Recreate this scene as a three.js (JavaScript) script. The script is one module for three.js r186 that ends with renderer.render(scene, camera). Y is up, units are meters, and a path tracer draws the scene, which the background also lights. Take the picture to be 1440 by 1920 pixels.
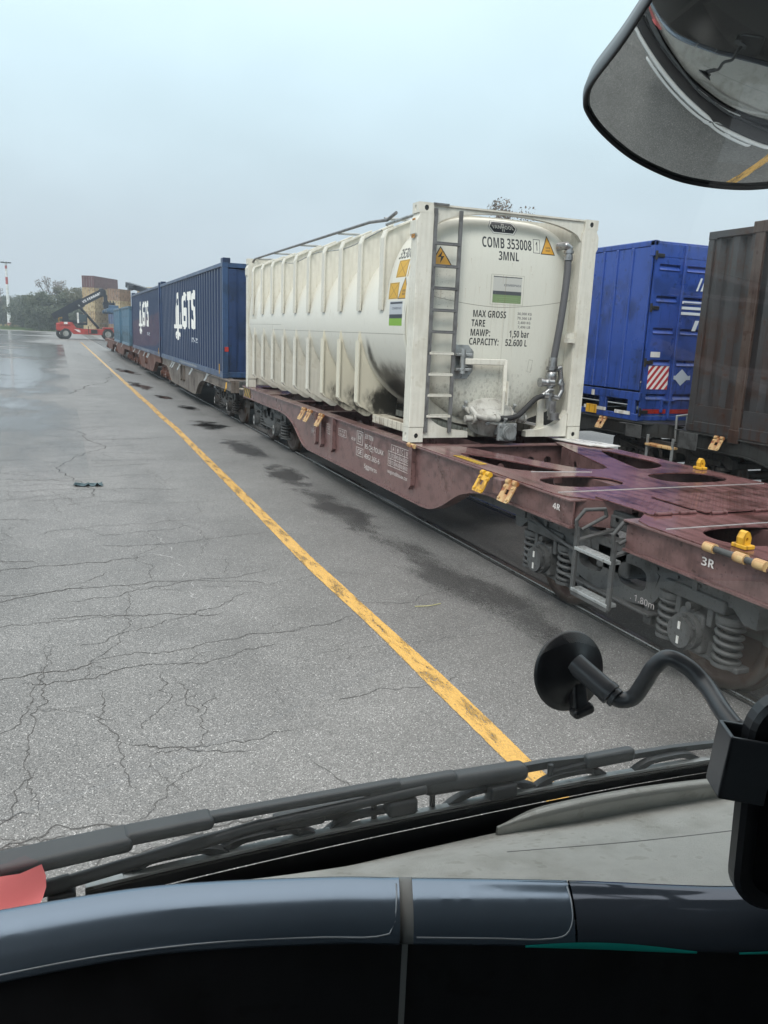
import * as THREE from 'three';
import { mergeGeometries } from 'three/addons/utils/BufferGeometryUtils.js';
import { RoundedBoxGeometry } from 'three/addons/geometries/RoundedBoxGeometry.js';

// ---------- camera, sky, sun, exposure ----------
const scene = new THREE.Scene();
const EYE = 2.4537;
const camera = new THREE.PerspectiveCamera(65.67, 768 / 1024, 0.01, 3000);
{
  const yaw = 0.3889, pitch = 0.2197, roll = 0.0402;
  const f = new THREE.Vector3(Math.sin(yaw) * Math.cos(pitch), -Math.sin(pitch), -Math.cos(yaw) * Math.cos(pitch));
  const r = new THREE.Vector3(Math.cos(yaw), 0, Math.sin(yaw));
  const u = new THREE.Vector3().crossVectors(r, f);
  const rr = r.clone().multiplyScalar(Math.cos(roll)).addScaledVector(u, Math.sin(roll));
  const uu = u.clone().multiplyScalar(Math.cos(roll)).addScaledVector(r, -Math.sin(roll));
  camera.position.set(0, EYE, 0);
  camera.quaternion.setFromRotationMatrix(new THREE.Matrix4().makeBasis(rr, uu, f.clone().negate()));
}
const renderer = new THREE.WebGLRenderer({ antialias: true });
renderer.setSize(768, 1024);
renderer.toneMapping = THREE.LinearToneMapping;
renderer.toneMappingExposure = 1.32;
renderer.shadowMap.enabled = true;

// seeded random and noise
function rng(seed) { let s = seed >>> 0; return () => { s = (s + 0x6D2B79F5) | 0; let t = Math.imul(s ^ (s >>> 15), 1 | s); t = (t + Math.imul(t ^ (t >>> 7), 61 | t)) ^ t; return ((t ^ (t >>> 14)) >>> 0) / 4294967296; }; }
function hash2(x, y, s) { let h = Math.imul(x, 374761393) ^ Math.imul(y, 668265263) ^ Math.imul(s, 2147483647 ^ 0x5bd1e995); h = Math.imul(h ^ (h >>> 13), 1274126177); return ((h ^ (h >>> 16)) >>> 0) / 4294967296; }
function vnoise(x, y, s, per = 0) {
  const xi = Math.floor(x), yi = Math.floor(y), fx = x - xi, fy = y - yi, u = fx * fx * (3 - 2 * fx), v = fy * fy * (3 - 2 * fy);
  const w = (a) => per ? ((a % per) + per) % per : a;
  const a = hash2(w(xi), w(yi), s), b = hash2(w(xi + 1), w(yi), s), c = hash2(w(xi), w(yi + 1), s), d = hash2(w(xi + 1), w(yi + 1), s);
  return (a + (b - a) * u) * (1 - v) + (c + (d - c) * u) * v;
}
function fbm(x, y, s, oct = 4, per = 0) { let a = 0.5, t = 0, n = 0; for (let i = 0; i < oct; i++) { t += a * vnoise(x, y, s + i * 17, per); n += a; a *= 0.5; x *= 2; y *= 2; if (per) per *= 2; } return t / n; }
const clamp = (x, a = 0, b = 1) => Math.min(b, Math.max(a, x));
const smooth = (a, b, x) => { const t = clamp((x - a) / (b - a)); return t * t * (3 - 2 * t); };
const V = (x, y, z) => new THREE.Vector3(x, y, z);

// overcast sky: pale at the horizon, brighter overhead, faint soft cloud structure
{
  const W = 1024, H = 512, d = new Float32Array(W * H * 4);
  for (let j = 0; j < H; j++) for (let i = 0; i < W; i++) {
    const el = ((j + 0.5) / H - 0.5) * Math.PI, az = (i / W) * Math.PI * 2, s = Math.max(0, Math.sin(el));
    const cx = Math.cos(az), cz = Math.sin(az), k = 2.2 / (0.25 + s);
    const cl = fbm(cx * k + 40, cz * k + 40, 5, 5) - 0.5;
    const L = 0.475 * (1 + 2.6 * Math.pow(s, 1.35)) * (1 + 0.22 * cl * smooth(0, 0.2, s));
    const t = smooth(0, 0.30, s), o = (j * W + i) * 4;
    const w = smooth(0.36, 0.8, s); d[o] = L * (0.915 - 0.095 * t + 0.20 * w); d[o + 1] = L * (1.05 - 0.04 * w); d[o + 2] = L * (1.16 - 0.17 * w); d[o + 3] = 1;
  }
  const sky = new THREE.DataTexture(d, W, H, THREE.RGBAFormat, THREE.FloatType);
  sky.mapping = THREE.EquirectangularReflectionMapping; sky.colorSpace = THREE.LinearSRGBColorSpace; sky.magFilter = sky.minFilter = THREE.LinearFilter; sky.needsUpdate = true;
  scene.background = sky; scene.environment = sky;
}
const sun = new THREE.DirectionalLight(new THREE.Color(1, 0.97, 0.92), 1.5);
sun.position.set(-45, 80, 38); sun.target.position.set(4, 0, -20); scene.add(sun, sun.target);
sun.castShadow = true; sun.shadow.radius = 40; sun.shadow.mapSize.set(2048, 2048);
{ const c = sun.shadow.camera; c.left = -60; c.right = 60; c.top = 60; c.bottom = -60; c.far = 300; }

// ---------- helpers ----------
const taken = {};
function numbered(n) { const k = taken[n] = (taken[n] ?? -1) + 1; return k ? `${n}_${String(k).padStart(3, '0')}` : n; }
function tag(o, label, category, group, kind) { o.userData.label = label; if (category) o.userData.category = category; if (group) o.userData.group = group; if (kind) o.userData.kind = kind; return o; }
function thing(name, label, category, pos = [0, 0, 0], group) { const g = new THREE.Group(); g.name = numbered(name); g.position.set(...pos); scene.add(g); return tag(g, label, category, group); }
function flat(g) { const o = g.index ? g.toNonIndexed() : g; for (const k of Object.keys(o.attributes)) if (!['position', 'normal', 'uv'].includes(k)) o.deleteAttribute(k); if (!o.attributes.normal) o.computeVertexNormals(); if (!o.attributes.uv) o.setAttribute('uv', new THREE.BufferAttribute(new Float32Array(o.attributes.position.count * 2), 2)); o.clearGroups(); return o; }
function muv(g) { // uv in metres by the dominant face direction
  const p = g.attributes.position, n = g.attributes.normal, uv = g.attributes.uv;
  for (let i = 0; i < p.count; i++) {
    const ax = Math.abs(n.getX(i)), ay = Math.abs(n.getY(i)), az = Math.abs(n.getZ(i));
    if (ay > ax && ay > az) uv.setXY(i, p.getX(i), p.getZ(i)); else if (ax > az) uv.setXY(i, p.getZ(i), p.getY(i)); else uv.setXY(i, p.getX(i), p.getY(i));
  }
  return g;
}
function mk(name, geos, mat, parent, keepUV = false) {
  const list = (Array.isArray(geos) ? geos.flat() : [geos]).map(flat);
  let g = list.length > 1 ? mergeGeometries(list) : list[0];
  if (!keepUV) muv(g);
  const m = new THREE.Mesh(g, mat); m.name = name; m.castShadow = m.receiveShadow = true;
  if (parent) parent.add(m); else { m.name = numbered(name); scene.add(m); }
  return m;
}
function struct(name, geos, mat, label, keepUV) { const m = mk(name, geos, mat, null, keepUV); m.userData.kind = 'structure'; if (label) m.userData.label = label; return m; }
function put(g, x = 0, y = 0, z = 0, rx = 0, ry = 0, rz = 0) { if (rx) g.rotateX(rx); if (ry) g.rotateY(ry); if (rz) g.rotateZ(rz); g.translate(x, y, z); return g; }
const bx = (w, h, d, x, y, z, rx, ry, rz) => put(new THREE.BoxGeometry(w, h, d), x, y, z, rx, ry, rz);
const rb = (w, h, d, r, x, y, z, rx, ry, rz) => put(new RoundedBoxGeometry(w, h, d, 1, Math.min(r, w / 2.01, h / 2.01, d / 2.01)), x, y, z, rx, ry, rz);
function cy(r1, r2, h, x, y, z, axis = 'y', seg = 18) { const g = new THREE.CylinderGeometry(r1, r2, h, seg); if (axis === 'x') g.rotateZ(-Math.PI / 2); if (axis === 'z') g.rotateX(Math.PI / 2); g.translate(x, y, z); return g; }
const sp = (r, x, y, z, sx = 1, sy = 1, sz = 1, s = 12) => { const g = new THREE.SphereGeometry(r, s, Math.max(6, s * 0.7 | 0)); g.scale(sx, sy, sz); g.translate(x, y, z); return g; };
const toV = (pts) => pts.map((p) => p.isVector3 ? p : V(...p));
const tb = (pts, r, seg = 24, rad = 8) => new THREE.TubeGeometry(new THREE.CatmullRomCurve3(toV(pts)), seg, r, rad, false);
function bar(a, b, r, seg = 8) { a = V(...a); b = V(...b); const g = new THREE.CylinderGeometry(r, r, a.distanceTo(b), seg); g.applyQuaternion(new THREE.Quaternion().setFromUnitVectors(V(0, 1, 0), b.clone().sub(a).normalize())); g.translate((a.x + b.x) / 2, (a.y + b.y) / 2, (a.z + b.z) / 2); return g; }
function pipe(pts, r, seg = 8) { const o = []; for (let i = 0; i + 1 < pts.length; i++) { o.push(bar(pts[i], pts[i + 1], r, seg)); if (i) o.push(sp(r, ...pts[i], 1, 1, 1, seg)); } return o; }
function beam(a, b, w, h, up = [0, 1, 0]) { // box bar from a to b
  a = V(...a); b = V(...b); const d = b.clone().sub(a), L = d.length(); d.normalize(); const x = V(...up).cross(d).normalize(), y = d.clone().cross(x);
  const g = new RoundedBoxGeometry(w, h, L, 1, Math.min(w, h) * 0.12); g.applyMatrix4(new THREE.Matrix4().makeBasis(x, y, d)); g.translate((a.x + b.x) / 2, (a.y + b.y) / 2, (a.z + b.z) / 2); return g;
}
function shapeOf(pts, holes = []) { const s = new THREE.Shape(pts.map((p) => new THREE.Vector2(...p))); for (const h of holes) s.holes.push(new THREE.Path(h.map((p) => new THREE.Vector2(...p)))); return s; }
function ex(pts, depth, holes = [], bevel = 0) { return new THREE.ExtrudeGeometry(shapeOf(pts, holes), bevel ? { depth: depth - 2 * bevel, bevelEnabled: true, bevelSize: bevel, bevelThickness: bevel, bevelSegments: 1, steps: 1 } : { depth, bevelEnabled: false, steps: 1 }); }
// polygon in (z, y), thickness from x to x+t
function exZY(pts, x, t, holes = [], bevel = 0) { const g = ex(pts.map(([z, y]) => [-z, y]).reverse(), t, holes.map((h) => h.map(([z, y]) => [-z, y])), bevel); g.rotateY(Math.PI / 2); g.translate(x + bevel, 0, 0); return g; }
// polygon in (x, z), thickness from y down to y-t
function exXZ(pts, y, t, holes = []) { const g = ex(pts.map(([x, z]) => [x, z]), t, holes); g.rotateX(Math.PI / 2); g.translate(0, y, 0); return g; }
function ell(cx, cy2, rx, ry, n = 28, rot = 0, pw = 1) { const o = []; for (let i = 0; i < n; i++) { const a = i / n * Math.PI * 2; const c = Math.cos(a), s = Math.sin(a); const px = Math.sign(c) * Math.abs(c) ** pw * rx, py = Math.sign(s) * Math.abs(s) ** pw * ry; o.push([cx + px * Math.cos(rot) - py * Math.sin(rot), cy2 + px * Math.sin(rot) + py * Math.cos(rot)]); } return o; }
function spline(pts, n) { return new THREE.SplineCurve(pts.map((p) => new THREE.Vector2(...p))).getPoints(n).map((p) => [p.x, p.y]); }
function helix(r, h, turns, t, x, y, z, seg = 14) { const o = []; const n = turns * seg; for (let i = 0; i <= n; i++) { const a = i / seg * Math.PI * 2; o.push(V(x + r * Math.cos(a), y + h * i / n, z + r * Math.sin(a))); } return new THREE.TubeGeometry(new THREE.CatmullRomCurve3(o), n * 1, t, 6); }

// ---------- textures ----------
function dataTex(n, m, fn, srgb = true, rep = [1, 1]) {
  const d = new Uint8Array(n * m * 4); for (let j = 0; j < m; j++) for (let i = 0; i < n; i++) { const c = fn(i / n, j / m, i, j), o = (j * n + i) * 4; d[o] = c[0] * 255; d[o + 1] = c[1] * 255; d[o + 2] = c[2] * 255; d[o + 3] = (c[3] ?? 1) * 255; }
  const t = new THREE.DataTexture(d, n, m); t.wrapS = t.wrapT = THREE.RepeatWrapping; t.magFilter = THREE.LinearFilter; t.minFilter = THREE.LinearMipmapLinearFilter; t.generateMipmaps = true; if (srgb) t.colorSpace = THREE.SRGBColorSpace; t.repeat.set(...rep); t.needsUpdate = true; return t;
}
function canvasTex(w, h, draw) { const c = document.createElement('canvas'); c.width = w; c.height = h; const x = c.getContext('2d'); draw(x, w, h); const t = new THREE.CanvasTexture(c); t.colorSpace = THREE.SRGBColorSpace; t.magFilter = THREE.LinearFilter; t.anisotropy = 8; return t; }
// weathered paint: mottling, vertical streaks and dirt specks (multiplies the paint colour)
function wearTex(seed, { dirt = 0.35, streak = 0.35, speck = 0.3, tint = [0.55, 0.5, 0.42], size = 512, metres = 3 } = {}) {
  return dataTex(size, size, (u, v) => {
    const a = fbm(u * 8, v * 8, seed, 5, 8), st = fbm(u * 64, v * 4, seed + 50, 3, 4) , b = fbm(u * 32, v * 32, seed + 90, 3, 32);
    let k = dirt * smooth(0.45, 0.8, a) + streak * smooth(0.52, 0.8, fbm(u * 48, v * 3, seed + 7, 3, 0) * 0 + st) * 0.8 + speck * smooth(0.68, 0.8, b);
    k = clamp(k); const g = 0.97 + 0.06 * (b - 0.5);
    return [clamp(g * (1 - k + k * tint[0])), clamp(g * (1 - k + k * tint[1])), clamp(g * (1 - k + k * tint[2]))];
  }, true, [1 / metres, 1 / metres]);
}
const wearA = wearTex(11), wearCream = wearTex(67, { dirt: 0.16, streak: 0.10, speck: 0.14, tint: [0.62, 0.58, 0.5], metres: 2.1 }), wearB = wearTex(23, { dirt: 0.55, streak: 0.5, speck: 0.4, tint: [0.45, 0.38, 0.33], metres: 2.5 }), wearRust = wearTex(37, { dirt: 0.7, streak: 0.6, speck: 0.7, tint: [0.62, 0.36, 0.22], metres: 2.2 }), wearFine = wearTex(51, { dirt: 0.3, streak: 0.1, speck: 0.35, tint: [0.4, 0.38, 0.36], metres: 0.8 });
const roughNoise = dataTex(512, 512, (u, v) => { const a = fbm(u * 6, v * 6, 71, 5, 6); const r = 0.45 + 0.55 * a; return [r, r, r]; }, false, [0.4, 0.4]);
const dent = dataTex(512, 512, (u, v) => { const a = fbm(u * 5, v * 5, 81, 4, 5); return [a, a, a]; }, false, [0.5, 0.5]);
const C = (r, g, b) => new THREE.Color().setRGB(r, g, b);
function paint(r, g, b, { rough = 0.55, metal = 0, map = wearA, rmap = roughNoise, bump = 0, coat = 0 } = {}) {
  const m = new THREE.MeshPhysicalMaterial({ color: C(r, g, b), roughness: rough, metalness: metal, map, roughnessMap: rmap, clearcoat: coat, clearcoatRoughness: 0.15 });
  if (bump) { m.bumpMap = dent; m.bumpScale = bump; } return m;
}
const MAT = {
  cream: paint(0.70, 0.68, 0.60, { rough: 0.62, bump: 0.004, map: wearCream }),
  creamDirty: paint(0.62, 0.58, 0.48, { rough: 0.75, map: wearB }),
  wagonBrown: paint(0.185, 0.105, 0.100, { rough: 0.42, map: wearFine, bump: 0.003 }),
  wagonDeck: paint(0.185, 0.088, 0.088, { rough: 0.24, map: wearB, bump: 0.002 }),
  wagonGrey: paint(0.16, 0.135, 0.115, { rough: 0.8, map: wearB }),
  wagonRust: paint(0.13, 0.055, 0.035, { rough: 0.85, map: wearRust }),
  wagonBlack: paint(0.032, 0.034, 0.033, { rough: 0.6, map: wearB }),
  bogie: paint(0.075, 0.077, 0.077, { rough: 0.8, map: wearFine }),
  bogieDark: paint(0.04, 0.036, 0.033, { rough: 0.85, map: wearB }),
  steel: paint(0.42, 0.42, 0.42, { rough: 0.45, metal: 0.8, map: wearFine }),
  galv: paint(0.42, 0.44, 0.44, { rough: 0.55, metal: 0.5, map: wearFine }),
  wheelSteel: paint(0.14, 0.13, 0.12, { rough: 0.7, metal: 0.4, map: wearRust }),
  tread: paint(0.35, 0.33, 0.31, { rough: 0.35, metal: 0.9, map: wearFine }),
  yellow: paint(0.72, 0.40, 0.03, { rough: 0.5, map: wearB }),
  yellowWorn: paint(0.60, 0.42, 0.20, { rough: 0.6, map: wearRust }),
  black: paint(0.02, 0.02, 0.02, { rough: 0.5, map: wearFine }),
  rubber: new THREE.MeshStandardMaterial({ color: C(0.022, 0.022, 0.023), roughness: 0.75 }),
  white: paint(0.75, 0.75, 0.73, { rough: 0.5 }),
  gtsBlue: paint(0.016, 0.040, 0.115, { rough: 0.5, map: wearA }),
  red: paint(0.42, 0.035, 0.025, { rough: 0.45 }),
};
const printMat = (tex, rough = 0.6) => new THREE.MeshStandardMaterial({ map: tex, transparent: true, roughness: rough, polygonOffset: true, polygonOffsetFactor: -1 });
// lettering: fit text between xl and xr, cap height h, baseline y
function fit(c, s, xl, xr, y, h, font = 'bold', face = 'sans-serif') { c.save(); c.font = `${font} ${Math.round(h * 1.38)}px ${face}`; const w = c.measureText(s).width; c.translate(xl, y); c.scale((xr - xl) / w, 1); c.fillText(s, 0, 0); c.restore(); }
// a print on a face that looks towards -x (reads along +z), or towards +z (reads along +x)
function printX(name, tex, w, h, x, y, z, parent, rough) { const m = mk(name, put(new THREE.PlaneGeometry(w, h), x, y, z, 0, -Math.PI / 2, 0), printMat(tex, rough), parent, true); return m; }
function printZ(name, tex, w, h, x, y, z, parent, rough) { return mk(name, put(new THREE.PlaneGeometry(w, h), x, y, z), printMat(tex, rough), parent, true); }
// ---------- ground ----------
const X0 = 3.945, XC = X0 + 1.25, DECK = 1.17, GAUGE = 1.435, X0B = 9.15, XCB = X0B + 1.25;
const RAILS = [XC - GAUGE / 2, XC + GAUGE / 2, XCB - GAUGE / 2, XCB + GAUGE / 2];
let asphaltBump;
const asphaltMap = (() => {
  const N = 2048, g = new Float32Array(N * N), r = rng(7);
  for (let j = 0; j < N; j++) for (let i = 0; i < N; i++) g[j * N + i] = 0.40 + 0.10 * (hash2(i, j, 3) - 0.5);
  for (let k = 0; k < 260000; k++) { // stone chips of mixed size and tone
    const x = r() * N, y = r() * N, rad = 1.0 + 2.6 * r() ** 2.2, t = r(), val = t < 0.25 ? 0.24 + 0.14 * r() : t < 0.93 ? 0.38 + 0.2 * r() : 0.56 + 0.18 * r(), e = 0.7 + 0.6 * r();
    for (let dy = -Math.ceil(rad); dy <= rad; dy++) for (let dx = -Math.ceil(rad); dx <= rad; dx++) if (dx * dx * e + dy * dy / e < rad * rad) { const q = ((Math.floor(y + dy) & (N - 1)) * N) + (Math.floor(x + dx) & (N - 1)); g[q] = val + 0.05 * (hash2(q, 1, 9) - 0.5); }
  }
  for (let k = 0; k < 90000; k++) { const q = (Math.floor(r() * N) * N + Math.floor(r() * N)); g[q] *= 0.45; g[(q + 1) % (N * N)] *= 0.6; g[(q + N) % (N * N)] *= 0.6; }
  const low = new Float32Array(256 * 256); for (let j = 0; j < 256; j++) for (let i = 0; i < 256; i++) low[j * 256 + i] = fbm(i / 32, j / 32, 91, 4, 8);
  asphaltBump = dataTex(1024, 1024, (u, v, i, j) => { const a = g[(j * 2) * N + i * 2]; return [a, a, a]; }, false);
  return dataTex(N, N, (u, v, i, j) => { const a = g[j * N + i] * (0.93 + 0.14 * low[(j >> 3) * 256 + (i >> 3)]); return [a * 1.0, a * 0.995, a * 0.985]; });
})();
const asphalt = new THREE.MeshStandardMaterial({ map: asphaltMap, bumpMap: asphaltBump, bumpScale: 0.005, roughness: 0.56, vertexColors: true, color: C(1, 1, 1) });
const ground = (() => {
  const xs = [-900, -400, -150, -60, -25, -12], zs = [40, 15, 6];
  for (let x = -8; x <= 13; x += 0.25) xs.push(x); xs.push(16, 24, 50, 150, 400, 900);
  for (let z = 3; z >= -34; z -= 0.25) zs.push(z); for (let z = -36, d = 1; z > -900; z -= d, d *= 1.12) zs.push(z); zs.push(-1500);
  const nx = xs.length, nz = zs.length, P = [], U = [], Cc = [], I = [];
  for (const z of zs) for (const x of xs) {
    P.push(x, 0, z); U.push(x / 3.0, z / 3.0);
    let k = 0.97 + 0.42 * (fbm(x * 0.35 + 50, z * 0.22 + 300, 33, 4) - 0.35) + 0.22 * (fbm(x * 1.7, z * 1.1 + 500, 37, 3) - 0.5);
    const oil = smooth(0.9, 0.55, Math.abs(x - XC)) + smooth(0.9, 0.55, Math.abs(x - XCB));
    k *= 1 - oil * (0.35 + 0.35 * fbm(x * 3, z * 3 + 900, 44, 3));  // oil and brake dust between the rails
    for (const tx of [-0.75, 1.15]) k *= 1 - 0.13 * smooth(0.34, 0.12, Math.abs(x - tx - 0.06 * Math.sin(z * 0.4))) * smooth(0.35, 0.65, fbm(x * 1.2, z * 0.5 + 40, 83, 3)); // tyre rubber
    const path = smooth(0.35, 0.1, Math.abs(x - 3.7)) * smooth(0.42, 0.6, fbm(x * 2, z * 0.8 + 77, 61, 3)); k *= 1 - 0.25 * path;
    Cc.push(k, k * 0.995, k * 0.99);
  }
  for (let j = 0; j + 1 < nz; j++) for (let i = 0; i + 1 < nx; i++) { const a = j * nx + i, b = a + 1, c = a + nx, d = c + 1; I.push(a, b, c, b, d, c); }
  const g = new THREE.BufferGeometry(); g.setAttribute('position', new THREE.Float32BufferAttribute(P, 3)); g.setAttribute('uv', new THREE.Float32BufferAttribute(U, 2)); g.setAttribute('color', new THREE.Float32BufferAttribute(Cc, 3)); g.setIndex(I); g.computeVertexNormals();
  const m = new THREE.Mesh(g, asphalt); m.name = 'ground'; m.receiveShadow = true; m.userData = { kind: 'structure', label: 'worn grey asphalt of the yard with cracks' }; scene.add(m); return m;
})();
// cracks: jagged ribbons of black dirt lying in the surface
{
  const r = rng(101), P = [], y = 0.003;
  const ribbon = (pts, w) => { for (let i = 0; i + 1 < pts.length; i++) { const [x1, z1, k1] = pts[i], [x2, z2, k2] = pts[i + 1]; const dx = x2 - x1, dz = z2 - z1, l = Math.hypot(dx, dz) || 1, nx = -dz / l, nz = dx / l, a = w * k1 / 2, b = w * k2 / 2; P.push(x1 + nx * a, y, z1 + nz * a, x2 + nx * b, y, z2 + nz * b, x1 - nx * a, y, z1 - nz * a, x2 + nx * b, y, z2 + nz * b, x2 - nx * b, y, z2 - nz * b, x1 - nx * a, y, z1 - nz * a); } };
  const wander = (x, z, ang, len, w, step = 0.045, turn = 0.5) => { const pts = []; let a = ang, t = 0; const base0 = ang; for (; t < len; t += step) { pts.push([x, z, (0.35 + 0.9 * r()) * smooth(0, 0.15, t) * smooth(len, len - 0.2, t) + 0.05]); if (r() < 0.08) ang = base0 + (r() - 0.5) * 0.9; a = ang + (r() - 0.5) * (0.7 + turn * 0.55) ; x += Math.cos(a) * step * (0.5 + r()); z += Math.sin(a) * step * (0.5 + r()); if (r() < 0.02 && len - t > 0.4) wander(x, z, a + (r() < 0.5 ? 1 : -1) * (0.6 + r() * 0.9), 0.25 + r() * 0.6, w * 0.6, step, turn); } ribbon(pts, w); };
  // transverse cracks along the driving lane
  for (let z = -2.4; z > -34; z -= 0.16 + 0.36 * r()) { const x = -3 + 3.4 * r(); wander(x, z, (r() - 0.5) * 0.25 - 0.08, 0.8 + 2.6 * r(), 0.0045 + 0.008 * r() * r() + Math.abs(z) * 0.0003, 0.035, 1.5); }
  for (let z = -3; z > -22; z -= 1.1 + 1.7 * r()) wander(0.9 + 1.0 * r(), z, (r() - 0.5) * 0.3, 0.8 + 2.2 * r(), 0.004, 0.035, 1.5);
  // lengthwise cracks
  for (let k = 0; k < 30; k++) wander(-1.6 + 3.6 * r(), -2.6 - 14 * r(), -Math.PI / 2 + (r() - 0.5) * 0.5, 0.8 + 2.5 * r(), 0.005, 0.035, 1.7);
  wander(-0.12, -3.4, -0.25, 1.5, 0.008, 0.03, 1.6); wander(-1.2, -3.6, -0.18, 1.6, 0.008, 0.03, 1.6); wander(0.25, -4.6, 0.5, 1.0, 0.008, 0.03, 1.6); wander(-0.4, -5.6, -0.1, 2.4, 0.008, 0.03, 1.6); wander(0.3, -30, -Math.PI / 2, 60, 0.05, 0.25, 0.2); wander(0.33, -12, -Math.PI / 2, 18, 0.02, 0.1, 0.4);
  wander(2.5, -6.6, -0.1, 1.5, 0.006, 0.03, 1.5); wander(1.6, -4.7, -0.3, 1.2, 0.007, 0.03, 1.5); wander(4.0, -7.0, -0.4, 0.8, 0.007);
  const g = new THREE.BufferGeometry(); g.setAttribute('position', new THREE.Float32BufferAttribute(P, 3)); const n = new Float32Array(P.length); for (let i = 1; i < n.length; i += 3) n[i] = 1; g.setAttribute('normal', new THREE.BufferAttribute(n, 3)); g.setAttribute('uv', new THREE.BufferAttribute(new Float32Array(P.length / 3 * 2), 2));
  const m = new THREE.Mesh(g, new THREE.MeshStandardMaterial({ color: C(0.075, 0.073, 0.071), roughness: 0.95, side: THREE.DoubleSide })); m.name = 'crack'; m.userData.kind = 'stuff'; ground.add(m);
  P.length = 0; for (let k = 0; k < 9; k++) wander(1.02 + 0.1 * r(), -6.4 - 0.34 * k, -Math.PI / 2 + (r() - 0.5) * 0.8, 0.2 + 0.3 * r(), 0.018, 0.03, 1.6); for (let k = 0; k < 10; k++) wander(-1.5 + 3.6 * r(), -4 - 14 * r(), r() * 6.28, 0.1 + 0.2 * r(), 0.012, 0.03, 1.6);
  const g3 = new THREE.BufferGeometry(); g3.setAttribute('position', new THREE.Float32BufferAttribute(P, 3)); const n3 = new Float32Array(P.length); for (let i = 1; i < n3.length; i += 3) n3[i] = 1; g3.setAttribute('normal', new THREE.BufferAttribute(n3, 3)); g3.setAttribute('uv', new THREE.BufferAttribute(new Float32Array(P.length / 3 * 2), 2));
  const m3 = new THREE.Mesh(g3, new THREE.MeshStandardMaterial({ color: C(0.34, 0.34, 0.34), roughness: 0.9, side: THREE.DoubleSide })); m3.name = 'scuff_mark'; m3.userData.kind = 'stuff'; ground.add(m3);
}
// yellow lane line: worn paint
{
  const tex = dataTex(512, 2048, (u, v, i, j) => {
    const grain = hash2(i >> 1, j >> 1, 5), big = fbm(u * 4, v * 24, 15, 4), fine = fbm(u * 40, v * 240, 19, 2);
    const edge = Math.min(u, 1 - u) - 0.02 - 0.05 * fbm(u * 3, v * 60, 27, 3);
    let a = smooth(0, 0.02, edge) * (1 - 0.85 * smooth(0.60, 0.72, 0.42 * big + 0.58 * fine + 0.05 * grain));
    const t = 0.86 + 0.2 * (fine - 0.5) - 0.14 * smooth(0.5, 0.75, big) + 0.14 * (grain - 0.5);
    return [clamp(0.96 * t), clamp(0.76 * t), clamp(0.40 * t), a];
  });
  tex.repeat.set(1, 1);
  const mat = new THREE.MeshStandardMaterial({ map: tex, transparent: true, roughness: 0.27, bumpMap: asphaltBump, bumpScale: 0.002 });
  const P = [], U = [], I = [], zs = []; for (let z = 6; z > -8; z -= 0.4) zs.push(z); for (let z = -8; z > -112; z -= 3) zs.push(z);
  zs.forEach((z, i) => { const c = 2.43 + 0.12 * smooth(-8, -20, z) - 0.0 + 0.015 * Math.sin(z * 0.9), w = 0.088 + 0.006 * Math.sin(z * 2.3); P.push(c - w, 0.005, z, c + w, 0.005, z); U.push(0, z / 5, 1, z / 5); if (i) I.push(2 * i - 2, 2 * i - 1, 2 * i, 2 * i - 1, 2 * i + 1, 2 * i); });
  const g = new THREE.BufferGeometry(); g.setAttribute('position', new THREE.Float32BufferAttribute(P, 3)); g.setAttribute('uv', new THREE.Float32BufferAttribute(U, 2)); g.setIndex(I); g.computeVertexNormals();
  struct('lane_line', g, mat, 'worn yellow lane line painted on the asphalt beside the train', true);
}
// rails let into the asphalt
RAILS.forEach((x, i) => {
  const m = struct('rail', [rb(0.07, 0.07, 260, 0.012, x, -0.008, -115)], MAT.tread);
  m.userData.label = ['steel rail nearest the yellow line, under the brown wagon', 'steel rail on the far side under the brown wagon', 'steel rail nearer side under the dark wagons', 'steel rail far side under the dark wagons'][i];
  mk('groove_filler', bx(0.05, 0.008, 260, x + (i % 2 ? -0.068 : 0.068), 0.003, -115), MAT.black, m);
  mk('joint_strip', bx(0.025, 0.006, 260, x + (i % 2 ? 0.06 : -0.06), 0.002, -115), MAT.black, m);
});
// wet patches and puddles
function blobTex(seed, grain) { return dataTex(192, 384, (u, v, i, j) => { const dx = (u - 0.5) * 2, dy = (v - 0.5) * 2, r = Math.hypot(dx, dy) + 1.15 * (fbm(u * 4, v * 9, seed, 5) - 0.5) + 1.5 * grain * (hash2(i, j, seed) - 0.5); const a = smooth(0.85, 0.42, r); return [1, 1, 1, a]; }); }
const blobs = [blobTex(3, 0.35), blobTex(13, 0.35), blobTex(29, 0.3)];
const damp = blobs.map((t) => new THREE.MeshPhysicalMaterial({ map: t, color: C(0.055, 0.054, 0.054), transparent: true, opacity: 0.74, roughness: 0.36, bumpMap: asphaltBump, bumpScale: 0.002 }));
const pool = blobs.map((t) => new THREE.MeshPhysicalMaterial({ map: t, color: C(0.02, 0.02, 0.02), transparent: true, roughness: 0.08, specularIntensity: 0.55 }));
function patch(name, label, x, z, w, l, rot, mat, y = 0.006) { const g = new THREE.PlaneGeometry(w, l); g.rotateX(-Math.PI / 2); g.rotateY(rot); g.translate(x, y, z); return struct(name, g, mat, label, true); }
patch('damp_patch', 'long dark damp stain beside the rail under the empty wagon deck', 3.72, -6.9, 0.8, 5.0, 0.07, (() => { const m = damp[1].clone(); m.opacity = 0.5; return m; })());
patch('damp_patch', 'dark damp stain below the belly of the brown wagon', 3.58, -10.5, 0.72, 3.1, 0.05, damp[1], 0.0065);
patch('damp_patch', 'short dark damp stain beside the lettered side sill', 3.55, -13.3, 0.68, 2.3, -0.04, damp[2], 0.007);
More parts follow.
